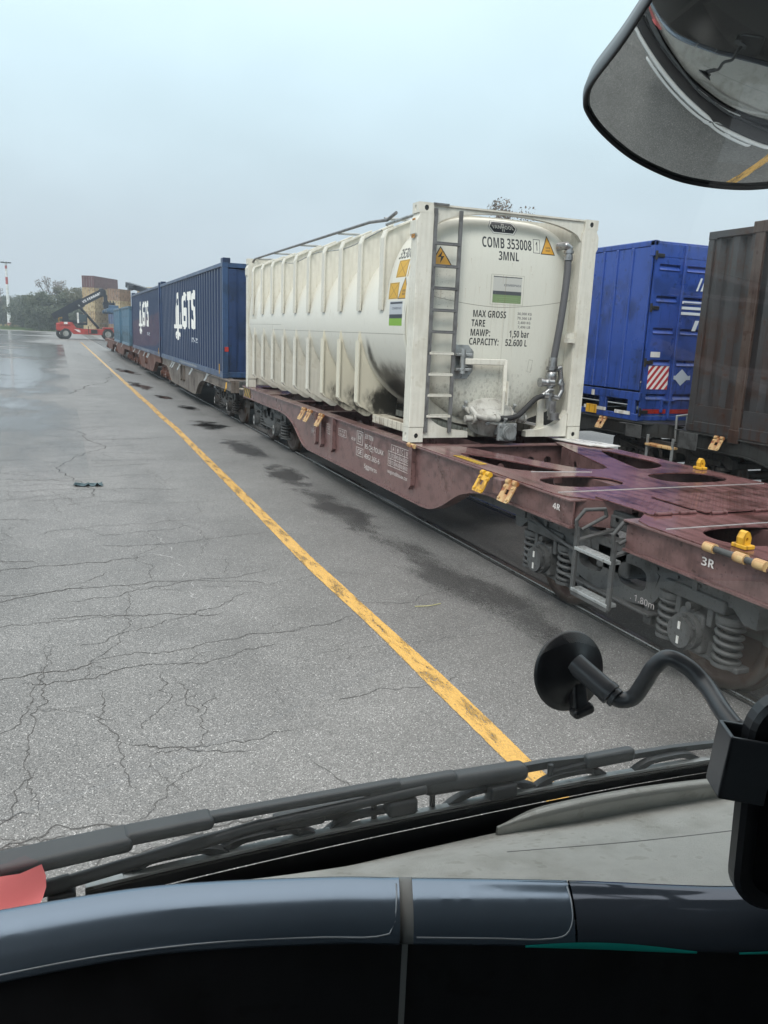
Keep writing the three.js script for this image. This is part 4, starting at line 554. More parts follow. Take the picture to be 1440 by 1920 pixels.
  const mo = mk('outlet_lid', [(() => { const g = new THREE.LatheGeometry(spline([[0, 0.11], [0.12, 0.10], [0.22, 0.07], [0.29, 0.02], [0.31, 0.0]], 14).map(([a, b]) => new THREE.Vector2(a, b)), 36); g.rotateX(0.5); g.translate(lx, ly + 0.02, lz); return g; })(), put(new THREE.TorusGeometry(0.325, 0.026, 8, 40), lx, ly, lz, Math.PI / 2 + 0.5)], MAT.lidGrey ??= paint(0.46, 0.45, 0.41, { rough: 0.6, map: wearFine }), T);
  for (const a of [0.1, 0.75, 1.4, 2.05, 2.7, 3.24]) { const g = mergeGeometries([flat(cy(0.016, 0.016, 0.12, 0, 0.03, 0)), flat(rb(0.05, 0.05, 0.06, 0.01, 0, 0, 0)), flat(cy(0.026, 0.026, 0.022, 0, 0.08, 0))]); g.translate(0.345 * Math.cos(a), 0, 0.345 * Math.sin(a)); g.rotateX(0.5); mk('lid_clamp', put(g, lx, ly, lz), MAT.galv, mo); }
  mk('outlet_cone', [(() => { const g = new THREE.CylinderGeometry(0.32, 0.22, 0.24, 28, 1, true); g.rotateX(0.3); g.translate(lx, 0.24, lz - 0.05); return g; })(), cy(0.04, 0.04, 0.2, 0.83, 0.30, 0.06, 'x'), ...pipe([[1.16, 0.31, 0.16], [0.98, 0.31, 0.15], [0.88, 0.34, 0.08], [0.84, 0.42, 0.0]], 0.042, 12), cy(0.07, 0.07, 0.03, 0.84, 0.3, 0.06, 'x'), cy(0.055, 0.055, 0.04, 1.12, 0.31, 0.155, 'x'), cy(0.05, 0.05, 0.1, 1.55, 0.30, 0.02, 'x'), cy(0.065, 0.065, 0.03, 1.6, 0.30, 0.02, 'x')], MAT.lidGrey, mo);
  mk('outlet_flange', [rb(0.26, 0.22, 0.05, 0.01, 1.27, 0.14, 0.18), cy(0.095, 0.095, 0.08, 1.28, 0.135, 0.21, 'z', 24), cy(0.08, 0.08, 0.02, 1.28, 0.135, 0.255, 'z', 24), rb(0.2, 0.16, 0.3, 0.03, 1.27, 0.16, 0.02), ...[[-0.1, -0.08], [0.1, -0.08], [-0.1, 0.08], [0.1, 0.08]].map(([a, b]) => cy(0.015, 0.015, 0.03, 1.27 + a, 0.14 + b, 0.21, 'z', 8))], MAT.galv, mo);
  // lid davit on a hinge
  const dv = mk('lid_davit', [rb(0.62, 0.075, 0.05, 0.01, 0.98, 1.0, -0.0), beam([1.285, 1.03, 0.0], [1.27, 0.5, 0.05], 0.05, 0.05), bx(0.02, 0.3, 0.03, 1.30, 0.62, 0.08), cy(0.02, 0.02, 0.3, 1.25, 0.5, 0.08)], MAT.cream, T);
  mk('davit_hinge', [ex([[0.58, 0.78], [0.8, 0.78], [0.88, 0.88], [0.88, 1.12], [0.8, 1.2], [0.58, 1.2]], 0.01).translate(0, 0, -0.115), rb(0.22, 0.035, 0.12, 0.008, 0.70, 1.08, -0.04), rb(0.22, 0.035, 0.12, 0.008, 0.70, 0.9, -0.04), cy(0.035, 0.035, 0.3, 0.68, 1.0, 0.0), rb(0.1, 0.14, 0.06, 0.01, 0.72, 1.0, -0.02)], MAT.galv, dv);
  // top: walkway hand pipe on brackets, cross pipes and hatches
  const rail = mk('hand_pipe', [...pipe([[0.10, 2.80, -0.95], [0.14, 2.76, -1.35], [0.14, 2.80, -2.0], [0.14, 2.80, -9.1], [0.1, 2.72, -9.25]], 0.022)], MAT.steelDark, T);
  for (const z of [-1.45, -3.4, -5.5, -7.4, -8.9]) mk('pipe_bracket', pipe([[0.14, 2.79, z], [0.5, 2.80, z - 0.02], [0.75, 2.74, z]], 0.02), MAT.galv, rail);
  mk('cross_pipe', [...pipe([[0.12, 2.72, -0.2], [0.12, 2.70, -1.3], [0.2, 2.72, -1.5]], 0.022), tb([[0.05, 2.62, -1.3], [0.02, 2.50, -2.6], [0.04, 2.55, -4.2], [0.03, 2.48, -5.6], [0.05, 2.58, -6.6]], 0.008, 40, 5)], MAT.galv, T);
  for (const z of [-2.2, -4.7, -7.2]) mk('top_hatch', [cy(0.28, 0.28, 0.1, 0.95, 2.72, z), cy(0.24, 0.26, 0.04, 0.95, 2.785, z), ...[0, 1.57, 3.14, 4.71].map((a) => rb(0.05, 0.06, 0.05, 0.01, 0.95 + 0.28 * Math.cos(a), 2.75, z + 0.28 * Math.sin(a)))], MAT.steel, T);
  mk('walkway', [bx(0.5, 0.025, TL - 0.8, 1.45, 2.74, -TL / 2)], MAT.galv, T);
  mk('id_sticker', put(new THREE.PlaneGeometry(0.09, 0.22), -0.026, 2.52, -0.09, 0, -PI / 2), new THREE.MeshStandardMaterial({ roughness: 0.6, map: canvasTex(48, 112, (c) => { c.fillStyle = '#b5803f'; c.fillRect(0, 0, 48, 112); c.fillStyle = '#5d3b1c'; for (let k = 0; k < 8; k++) c.fillRect(5, 8 + k * 13, 30 + (k * 7) % 9, 5); }) }), T, true);
}
// ---------- corrugated containers ----------
// a corrugated sheet facing +z, x from -w/2 to w/2, y from 0 to h; uv 0..1 over the sheet
function corrugated(w, h, pitch, depth, flatShare = 0.36) {
  const n = Math.max(1, Math.round(w / pitch)), p = w / n, a = p * flatShare, b = (p - 2 * a) / 2, P = [], U = [], pr = [];
  for (let i = 0; i < n; i++) { const x = -w / 2 + i * p; pr.push([x, 0], [x + a, 0], [x + a + b, -depth], [x + 2 * a + b, -depth]); } pr.push([w / 2, 0]);
  for (let i = 0; i + 1 < pr.length; i++) { const [x1, z1] = pr[i], [x2, z2] = pr[i + 1]; for (const [x, y, z] of [[x1, 0, z1], [x2, 0, z2], [x2, h, z2], [x1, 0, z1], [x2, h, z2], [x1, h, z1]]) { P.push(x, y, z); U.push((x + w / 2) / w, y / h); } }
  const g = new THREE.BufferGeometry(); g.setAttribute('position', new THREE.Float32BufferAttribute(P, 3)); g.setAttribute('uv', new THREE.Float32BufferAttribute(U, 2)); g.computeVertexNormals(); return g;
}
// group origin: centre of the base; length along z
function container(name, label, pos, { L, H, W = 2.5, mat, sideMat, pitch = 0.3, depth = 0.045, group, near = false, doors = true, castMat, trim, endPitch }) {
  const B = thing(name, label, 'container', pos, group), w2 = W / 2, l2 = L / 2, t = trim ?? mat, po = 0.09;
  const sy = 0.16, sh = H - 0.16 - 0.1;
  for (const s of [-1, 1]) {
    const g = corrugated(L - 2 * po, sh, pitch, depth); put(g, 0, sy, 0, 0, s * Math.PI / 2, 0); g.translate(s * (w2 - 0.03), 0, 0); mk('side_panel', g, s < 0 && sideMat ? sideMat : mat, B, !!(s < 0 && sideMat));
    mk('bottom_rail', rb(0.06, 0.16, L - 0.3, 0.008, s * (w2 - 0.03), 0.08, 0), t, B); mk('top_rail', rb(0.06, 0.10, L - 0.3, 0.008, s * (w2 - 0.03), H - 0.05, 0), t, B);
    for (const e of [-1, 1]) {
      mk('corner_post', rb(0.15, H - 0.24, 0.12, 0.012, s * (w2 - 0.075), H / 2, e * (l2 - 0.06)), t, B);
      for (const y of [0.06, H - 0.06]) mk('corner_casting', near ? [rb(0.16, 0.12, 0.17, 0.01, s * (w2 - 0.078), y, e * (l2 - 0.083)), cy(0.03, 0.03, 0.006, s * (w2 - 0.08), y, e * (l2 + 0.0015), 'z', 12)] : rb(0.16, 0.12, 0.17, 0.01, s * (w2 - 0.078), y, e * (l2 - 0.083)), castMat ?? t, B);
    }
  }
  mk('roof', [bx(W - 0.1, 0.03, L - 0.2, 0, H - 0.045, 0)], mat, B); mk('floor', bx(W - 0.1, 0.1, L - 0.2, 0, 0.08, 0), t, B);
  for (const e of [-1, 1]) {
    mk('end_header', [rb(W - 0.3, 0.12, 0.06, 0.01, 0, H - 0.065, e * (l2 - 0.04)), rb(W - 0.3, 0.14, 0.06, 0.01, 0, 0.09, e * (l2 - 0.04))], t, B);
    if (e > 0 && doors) for (const s of [-1, 1]) {
      const g = corrugated(W / 2 - 0.16, H - 0.3, endPitch ?? 0.38, 0.03); put(g, s * (W / 4 - 0.072), 0.15, l2 - 0.03); const d = mk('door', g, mat, B);
      mk('lock_rod', [cy(0.02, 0.02, H - 0.2, s * 0.32, H / 2, l2 - 0.005), cy(0.02, 0.02, H - 0.2, s * 0.85, H / 2, l2 - 0.005), rb(0.34, 0.03, 0.03, 0.005, s * 0.5, 1.1, l2 + 0.01)], MAT.galv, d);
    } else { const g = corrugated(W - 0.3, H - 0.3, endPitch ?? 0.38, 0.04); if (e < 0) g.rotateY(Math.PI); put(g, 0, 0.15, e * (l2 - 0.03)); mk('end_panel', g, mat, B); }
  }
  return B;
}
// navy containers with white logo
{
  const logo = (brownish, seed) => canvasTex(2048, 512, (c, w, h) => {
    const L = 13.75, S = w / L, r = rng(seed); c.fillStyle = '#1b2e4e'; c.fillRect(0, 0, w, h);
    for (let k = 0; k < 1800; k++) { c.fillStyle = r() < 0.5 ? `rgba(50,72,104,${0.05 + 0.1 * r()})` : `rgba(16,26,48,${0.05 + 0.12 * r()})`; c.fillRect(r() * w, r() * h, 1 + 4 * r(), 20 + 200 * r() * r()); }
    if (brownish) for (let k = 0; k < 5200; k++) { const x = r() * w, y = h * (0.52 + 0.5 * r() - 0.14 * (x / w)); c.fillStyle = `rgba(${62 + 14 * r() | 0},${46 + 10 * r() | 0},${66 + 12 * r() | 0},${0.15 + 0.25 * r()})`; c.beginPath(); c.ellipse(x, y, 5 + 26 * r(), 4 + 18 * r(), 0, 0, 6.3); c.fill(); }
    c.fillStyle = '#e9e9e4';
    const cx0 = w * 0.4217, sy = h / 2.64; // metres to pixels in y
    const Y = (y) => h - (y - 0.16) * sy;
    c.lineJoin = 'round'; c.strokeStyle = '#e9e9e4'; c.lineWidth = 14; fit(c, 'GTS', cx0 + 0.05 * S, cx0 + 3.3 * S, Y(1.24), 1.12 * sy); c.save(); c.font = `bold ${Math.round(1.12 * sy * 1.38)}px sans-serif`; const gw = c.measureText('GTS').width; c.translate(cx0 + 0.05 * S, Y(1.24)); c.scale(3.25 * S / gw, 1); c.strokeText('GTS', 0, 0); c.restore();
    // emblem: tall hoop over a cross bar with a rooted foot
    c.lineWidth = 0.26 * S; c.strokeStyle = '#e9e9e4'; c.lineCap = 'butt';
    c.beginPath(); c.moveTo(cx0 - 1.3 * S, Y(1.24)); c.lineTo(cx0 - 1.2 * S, Y(2.05)); c.quadraticCurveTo(cx0 - 0.85 * S, Y(2.62), cx0 - 0.62 * S, Y(2.05)); c.lineTo(cx0 - 0.62 * S, Y(1.24)); c.stroke();
    c.fillRect(cx0 - 1.0 * S, Y(2.0), 0.14 * S, Y(0.8) - Y(2.0)); c.fillRect(cx0 - 1.88 * S, Y(1.34), 1.9 * S, 0.14 * sy); c.fillRect(cx0 - 0.3 * S, Y(1.75), 0.2 * S, 0.45 * sy);
    c.lineWidth = 0.16 * S; for (const q of [-0.7, -0.35, 0.35, 0.7]) { c.beginPath(); c.moveTo(cx0 - 0.95 * S, Y(1.12)); c.quadraticCurveTo(cx0 + (-0.95 + q * 0.9) * S, Y(1.0), cx0 + (-0.95 + q) * S, Y(0.84)); c.stroke(); }
    c.fillStyle = '#aeb4bc'; fit(c, 'HN552', cx0 + 2.14 * S, cx0 + 3.45 * S, Y(0.80), 0.15 * sy);
    c.fillStyle = 'rgba(190,196,205,0.8)'; 
  });
  for (let k = 0; k < 2; k++) {
    const L = 13.72, z = -21.15 - L / 2 - k * (L + 0.5);
    const side = new THREE.MeshPhysicalMaterial({ map: logo(k === 1, 60 + k), roughness: 0.5, roughnessMap: roughNoise });
    const B = container('shipping_container', k ? 'navy corrugated container with white GTS lettering, purplish lower half, behind its twin' : 'navy corrugated container with white GTS lettering, next to the cream tank container', [XC, DECK, z], { L, H: 2.93, mat: MAT.gtsBlue, sideMat: side, pitch: 0.42, depth: 0.05, group: 'navy lettered containers on the wagon', near: true, doors: false, endPitch: 0.55, trim: k ? MAT.gtsBlue : (MAT.gtsTrim ??= paint(0.03, 0.07, 0.16, { rough: 0.5 })) });
    mk('rail_lettering', put(new THREE.PlaneGeometry(4.2, 0.1), -1.2535, 0.085, 0.6, 0, -Math.PI / 2), printMat(canvasTex(512, 16, (c) => { c.clearRect(0, 0, 512, 16); c.fillStyle = 'rgba(206,210,214,0.85)'; for (let x = 4; x < 500; x += 9 + (x * 7) % 9) c.fillRect(x, 3, 5, 10); })), B, true);
    // raised corner posts of the swap frame
    for (const e of [-1, 1]) for (const s of [-1, 1]) mk('lift_casting', rb(0.2, 0.12, 0.3, 0.015, s * 1.14, 2.985, e * (L / 2 - 0.16)), MAT.gtsBlue, B);
    mk('lashing_strap', [bx(0.012, 0.26, 0.05, -1.252, 0.22, L / 2 - 0.5)], MAT.yellow, B);
    mk('red_marker', [bx(0.1, 0.12, 0.006, -1.15, 0.75, L / 2 + 0.003)], MAT.red, B);
  }
}
// light blue containers far along the train
{
  const lb = paint(0.085, 0.17, 0.25, { rough: 0.55 });
  container('shipping_container', 'light blue container on the rust-brown wagon, nearer the navy containers', [XC, DECK, -54.5], { L: 6.06, H: 2.36, mat: lb, group: 'light blue containers', doors: true });
  container('shipping_container', 'light blue container on the rust-brown wagon, nearer the reach stacker', [XC, DECK, -62.8], { L: 6.06, H: 2.36, mat: lb, group: 'light blue containers', doors: true });
}
// bright blue swap body with doors on the second track
{
  const blue = paint(0.030, 0.078, 0.34, { rough: 0.42, map: wearA, bump: 0.004 }), blueD = blue;
  const L = 7.6, H = 2.98, B = thing('swap_body', 'bright blue swap body with hazard-striped plate on its doors', 'container', [XCB, DECK, -11.06 - L / 2]); const l2 = L / 2;
  // side made of tall panels with raised ribs between
  const edges = [l2 - 0.02, l2 - 0.55, l2 - 0.96, l2 - 1.34, l2 - 1.9, l2 - 2.6, l2 - 3.4, l2 - 4.2, l2 - 5.2, l2 - 6.2, -l2 + 0.02];
  for (const s of [-1, 1]) {
    for (let i = 0; i + 1 < edges.length; i++) { mk('side_plank', rb(0.03, H - 0.62, edges[i] - edges[i + 1] - 0.05, 0.006, s * 1.225, 0.52 + (H - 0.62) / 2, (edges[i] + edges[i + 1]) / 2), blue, B); if (i) mk('side_rib', rb(0.06, H - 0.6, 0.07, 0.02, s * 1.235, 0.52 + (H - 0.62) / 2, edges[i]), blue, B); }
    mk('bottom_rail', [rb(0.06, 0.14, L, 0.01, s * 1.21, 0.42, 0), rb(0.05, 0.1, L, 0.01, s * 1.21, 0.05, 0), ...[-2.6, -1.2, 0.4, 1.9, 2.8, 3.6].map((z) => rb(0.05, 0.36, 0.2, 0.01, s * 1.212, 0.22, z))], blueD, B);
    mk('top_rail', rb(0.08, 0.1, L, 0.02, s * 1.21, H - 0.05, 0), blueD, B);
    for (const e of [-1, 1]) mk('corner_casting', [rb(0.16, 0.12, 0.16, 0.01, s * 1.17, 0.06, e * (l2 - 0.085)), rb(0.1, 0.26, 0.12, 0.02, s * 1.2, H - 0.13, e * (l2 - 0.06))], blueD, B);
  }
  mk('roof', rb(2.4, 0.05, L - 0.05, 0.02, 0, H - 0.03, 0), blueD, B); mk('floor', bx(2.35, 0.12, L - 0.1, 0, 0.4, 0), blueD, B); mk('end_wall', bx(2.4, H - 0.5, 0.04, 0, H / 2 + 0.2, -l2 + 0.02), blueD, B);
  mk('side_stripe', [bx(0.004, 0.06, 0.66, -1.243, 0.13, l2 - 1.2), bx(0.004, 0.06, 0.42, -1.243, 0.12, l2 - 0.41)], MAT.white, B); mk('side_notice', bx(0.004, 0.1, 0.09, -1.25, 0.40, l2 - 1.28), MAT.white, B); mk('green_notice', bx(0.004, 0.1, 0.1, -1.245, 0.45, l2 - 1.75), new THREE.MeshStandardMaterial({ color: C(0.01, 0.28, 0.18), roughness: 0.5 }), B);
  mk('lift_pocket', [rb(0.02, 0.16, 0.32, 0.01, -1.245, 0.10, l2 - 1.3)], MAT.yellow, B); for (const z of [l2 - 1.9, l2 - 2.5]) mk('tie_ring', put(new THREE.TorusGeometry(0.07, 0.012, 6, 16), -1.25, 0.14, z, 0, Math.PI / 2), MAT.yellowWorn, B);
  // door leaves with pressed panels either side of a lock rod
  for (const s of [-1, 1]) {
    const w = 1.19, xc = s * 0.605, rows = [2.56, 2.05, 1.53, 1.0, 0.42], holes = rows.flatMap((y) => [-0.29, 0.29].map((q) => [[q - 0.215, y - 0.05], [q + 0.215, y - 0.05], [q + 0.215, y + 0.05], [q - 0.215, y + 0.05]]));
    const d = mk('door', [put(ex([[-w / 2, 0.10], [w / 2, 0.10], [w / 2, H - 0.26], [-w / 2, H - 0.26]], 0.04, holes), xc, 0, l2 - 0.04), bx(w - 0.01, H - 0.42, 0.006, xc, H / 2 - 0.06, l2 - 0.045)], blueD, B);
    for (const y of rows) for (const q of [-0.29, 0.29]) mk('pressed_panel', put(bx(0.43, 0.012, 0.10, 0, 0, 0), xc + q, y - 0.01, l2 - 0.02, 0.85), blue, d);
    for (const y of [2.74, 1.9, 1.0, 0.16]) mk('hinge', [rb(0.16, 0.06, 0.03, 0.008, s * 1.12, y, l2 + 0.008), cy(0.022, 0.022, 0.14, s * 1.205, y, l2 + 0.012)], MAT.black, d);
    mk('lock_rod', cy(0.022, 0.022, H - 0.1, xc, H / 2, l2 + 0.025), blueD, d);
    mk('lock_handle', [rb(0.05, 0.24, 0.04, 0.01, xc - 0.16, 0.27, l2 + 0.02), rb(0.3, 0.03, 0.03, 0.01, xc - 0.02, 0.36, l2 + 0.03)], blueD, d);
    for (const q of [-0.29, 0.28]) mk('marker_strip', bx(0.5, 0.075, 0.004, xc + q, 0.17, l2 + 0.003), MAT.red, d);
  }
  mk('door_header', [rb(2.34, 0.22, 0.03, 0.01, 0, H - 0.15, l2 - 0.015), rb(2.4, 0.08, 0.05, 0.01, 0, 0.05, l2 - 0.02)], blueD, B);
  mk('hazard_plate', put(new THREE.PlaneGeometry(0.44, 0.42), -1.25 + 0.355, 0.76, l2 + 0.006), new THREE.MeshStandardMaterial({ roughness: 0.4, map: canvasTex(256, 244, (c) => { c.fillStyle = '#e6e4e2'; c.fillRect(0, 0, 256, 244); c.fillStyle = '#b0323a'; for (let k = -4; k < 6; k++) { c.beginPath(); c.moveTo(k * 72, 244); c.lineTo(k * 72 + 36, 244); c.lineTo(k * 72 + 36 + 200, 0); c.lineTo(k * 72 + 200, 0); c.fill(); } }) }), B, true);
  mk('door_notice', bx(0.2, 0.09, 0.004, -1.25 + 0.245, 1.135, l2 + 0.004), MAT.white, B);
  printZ('door_stripes', canvasTex(512, 512, (c) => { c.clearRect(0, 0, 512, 512); c.fillStyle = '#d3dbe1'; const sl = (x, y, h, wd) => { c.beginPath(); c.moveTo(x, y + h); c.lineTo(x + h * 0.36, y); c.lineTo(x + h * 0.36 + wd, y); c.lineTo(x + wd, y + h); c.fill(); }; sl(150, 10, 110, 22); sl(200, 10, 110, 22); sl(250, 10, 110, 22); for (let k = 0; k < 3; k++) c.fillRect(4, 210 + k * 46, 400, 24); sl(150, 370, 90, 44); sl(230, 370, 90, 44); }), 1.0, 1.0, -1.25 + 1.16, 1.95, l2 + 0.008, B);
  printZ('placard', canvasTex(256, 256, (c) => { c.clearRect(0, 0, 256, 256); c.fillStyle = 'rgba(200,212,224,0.85)'; c.beginPath(); c.moveTo(128, 20); c.lineTo(218, 110); c.lineTo(250, 100); c.lineTo(250, 160); c.lineTo(200, 160); c.lineTo(128, 236); c.lineTo(56, 160); c.lineTo(6, 150); c.lineTo(10, 104); c.lineTo(50, 108); c.fill(); }), 0.42, 0.34, -1.25 + 0.855, 0.76, l2 + 0.008, B);
}
// brown weathered container on the second track
{
  const wb = wearTex(143, { dirt: 0.5, streak: 0.7, speck: 0.5, tint: [1.0, 0.62, 0.45], metres: 2.6 }), bm = paint(0.040, 0.041, 0.043, { rough: 0.6, map: wb, bump: 0.008 }), bp = paint(0.066, 0.046, 0.036, { rough: 0.7, map: wearRust });
  const L = 13.2, H = 2.98, B = container('shipping_container', 'dark brown weathered corrugated container beside the bright blue swap body', [XCB, DECK, -9.87 + L / 2], { L, H, mat: bm, pitch: 0.36, depth: 0.085, near: true, trim: bm });
  mk('side_post', [rb(0.05, H - 0.1, 0.17, 0.012, -1.232, H / 2 + 0.02, -L / 2 + 0.98), rb(0.09, 0.16, 0.26, 0.012, -1.22, H - 0.02, -L / 2 + 0.98), rb(0.09, 0.2, 0.2, 0.01, -1.215, 0.02, -L / 2 + 0.98)], bp, B);
  mk('skirt_panel', [rb(0.012, 0.34, 0.78, 0.004, -1.238, 0.24, -L / 2 + 0.5), rb(0.012, 0.34, 2.2, 0.004, -1.238, 0.24, -L / 2 + 2.2)], bm, B);
}
// ---------- reach stacker ----------
{
  const S = thing('reach_stacker', 'red reach stacker with dark raised boom, beyond the train', 'reach stacker', [0, 0, -130]);
  const navy = paint(0.018, 0.022, 0.035, { rough: 0.5, map: wearA }), redB = paint(0.40, 0.045, 0.035, { rough: 0.5, map: wearA }), glass = new THREE.MeshPhysicalMaterial({ color: C(0.06, 0.08, 0.09), roughness: 0.08 });
  mk('chassis', [ex([[-0.2, 1.2], [0.1, 2.25], [0.5, 2.45], [1.9, 2.45], [2.4, 1.65], [3.2, 1.55], [6.0, 1.55], [7.6, 1.75], [7.7, 1.2], [6.0, 0.75], [2.0, 0.75], [1.7, 1.1]], 3.0).translate(0, 0, -1.5), rb(1.5, 0.5, 3.2, 0.1, 0.9, 2.2, 0), rb(1.4, 0.25, 3.3, 0.05, 6.9, 1.75, 0)], redB, S);
  mk('counterweight', [rb(1.2, 1.1, 3.1, 0.2, 0.25, 1.75, 0)], redB, S);
  for (const [x, r] of [[0.95, 0.80], [6.85, 0.86]]) for (const s of [-1, 1]) { const w = mk('wheel', [put(new THREE.TorusGeometry(r * 0.72, r * 0.29, 12, 28), x, r, s * 1.35), cy(r * 0.9, r * 0.9, 0.34, x, r, s * 1.35, 'z', 28)], MAT.rubber, S); mk('rim', [cy(r * 0.5, r * 0.55, 0.42, x, r, s * 1.36, 'z', 20), cy(r * 0.2, r * 0.2, 0.5, x, r, s * 1.36, 'z', 14)], paint(0.32, 0.33, 0.32, { rough: 0.6 }), w); if (x < 2) mk('wheel', [put(new THREE.TorusGeometry(r * 0.72, r * 0.29, 12, 28), x - 0.55, r, s * 1.0)], MAT.rubber, S); }
  // boom from rear pivot, rising to the front
  const A = [-0.2, 3.35], Bp = [6.0, 6.8], dx = Bp[0] - A[0], dy = Bp[1] - A[1], n = Math.hypot(dx, dy), ux = dx / n, uy = dy / n, at = (t, o) => [A[0] + ux * t - uy * o, A[1] + uy * t + ux * o];
  const boom = mk('boom', [ex([at(-0.6, -0.4), at(4.2, -0.65), at(4.2, 0.62), at(-0.6, 0.5)], 0.9).translate(0, 0, -0.45), ex([at(3.8, -0.52), at(n + 0.6, -0.52), at(n + 0.9, 0.1), at(n + 0.6, 0.5), at(3.8, 0.5)], 0.74).translate(0, 0, -0.37)], navy, S);
  const lt = canvasTex(512, 64, (c) => { c.clearRect(0, 0, 512, 64); c.fillStyle = '#e8e8ea'; fit(c, 'CVS FERRARI', 8, 504, 50, 36); });
  { const g = new THREE.PlaneGeometry(3.4, 0.62); g.rotateZ(Math.atan2(dy, dx)); const [a, b] = at(5.5, 0.02); g.translate(a, b, 0.376); mk('boom_lettering', g, printMat(lt), boom, true); }
  mk('boom_support', [ex([[0.5, 2.2], [1.5, 2.2], [1.35, 3.9], [0.6, 3.6]], 0.25).translate(0, 0, 0.35), ex([[0.5, 2.2], [1.5, 2.2], [1.35, 3.9], [0.6, 3.6]], 0.25).translate(0, 0, -0.6), bx(1.6, 0.5, 1.8, 1.9, 2.5, 0)], navy, S);
  for (const s of [-1, 1]) { mk('lift_cylinder', bar([5.6, 1.7, s * 0.62], [3.0, 4.75, s * 0.62], 0.17, 12), navy, S); mk('piston_rod', bar([3.5, 4.2, s * 0.62], [2.85, 5.0, s * 0.62], 0.12, 12), MAT.galv, S); }
  const cab = mk('cab', [rb(0.14, 1.5, 1.5, 0.05, 2.62, 3.05, 0.6), rb(1.4, 0.14, 1.5, 0.05, 3.3, 3.8, 0.6), rb(1.4, 0.4, 1.5, 0.05, 3.3, 2.3, 0.6), rb(0.12, 1.5, 0.1, 0.03, 3.95, 3.05, 1.3), rb(0.12, 1.5, 0.1, 0.03, 3.95, 3.05, -0.1)], navy, S);
  mk('cab_window', [bx(1.2, 1.1, 0.02, 3.28, 3.1, 1.33), bx(0.02, 1.1, 1.3, 3.98, 3.1, 0.6)], glass, cab); mk('cab_pillar', rb(0.26, 1.5, 0.2, 0.04, 2.72, 3.1, 1.28), MAT.white, cab);
  mk('side_decal', put(new THREE.PlaneGeometry(1.2, 0.6), 2.6, 1.25, 1.504), printMat(canvasTex(128, 64, (c) => { c.clearRect(0, 0, 128, 64); c.fillStyle = '#e6e2e0'; for (let k = 0; k < 3; k++) { c.beginPath(); c.moveTo(10 + k * 22, 10 + k * 14); c.lineTo(80 + k * 10, 18 + k * 14); c.lineTo(110, 28 + k * 14); c.lineTo(30 + k * 22, 22 + k * 14); c.fill(); } })), S, true);
  mk('engine_grille', [bx(0.9, 0.6, 0.03, 4.9, 1.2, 1.51), bx(0.25, 0.2, 0.03, 0.9, 2.3, 1.62)], MAT.black, S); mk('white_plate', bx(0.5, 0.3, 0.03, 1.0, 2.3, 1.65), MAT.white, S);
  mk('step_ladder', [bx(0.1, 1.1, 0.06, 4.1, 1.4, 1.55), bx(0.5, 0.06, 0.2, 4.3, 0.9, 1.55)], MAT.black, S); mk('handrail', pipe([[0.1, 2.4, 1.5], [0.1, 3.0, 1.5], [0.6, 3.0, 1.5]], 0.04, 6), MAT.yellow, S);
  // boom head, hangers and spreader (beam along the track)
  const [hx, hy] = at(n + 0.2, 0);
  mk('boom_head', [rb(0.9, 0.9, 0.9, 0.12, hx + 0.2, hy - 0.1, 0), rb(0.5, 1.3, 0.8, 0.1, hx + 0.55, hy - 0.9, 0), sp(0.35, hx, hy + 0.35, 0)], navy, S);
  mk('rotator', [cy(0.9, 0.9, 0.5, hx + 1.0, hy - 1.6, 0), rb(1.8, 0.5, 1.6, 0.1, hx + 1.1, hy - 2.0, 0), ...[0, 1, 2, 3].map((k) => bar([hx + 0.4 + k * 0.4, hy - 1.1, (k % 2 ? 0.5 : -0.5)], [hx + 0.9 + k * 0.3, hy - 2.3, 0.4], 0.1, 6))], navy, S);
  mk('spreader', [rb(2.2, 0.5, 12.6, 0.08, hx + 1.6, hy - 2.5, 1.0), rb(2.6, 0.5, 0.5, 0.06, hx + 1.6, hy - 2.7, -5.2), rb(2.6, 0.5, 0.5, 0.06, hx + 1.6, hy - 2.7, 7.2), rb(1.4, 0.7, 3, 0.1, hx + 1.6, hy - 2.1, 0)], paint(0.05, 0.11, 0.19, { rough: 0.6 }), S);
  mk('pile_arm', [rb(0.8, 0.7, 2.6, 0.1, hx + 3.9, 7.7, 4), beam([hx + 3.6, 8.2, 2], [hx + 6.6, 7.0, 9], 0.7, 0.8)], navy, S);
}
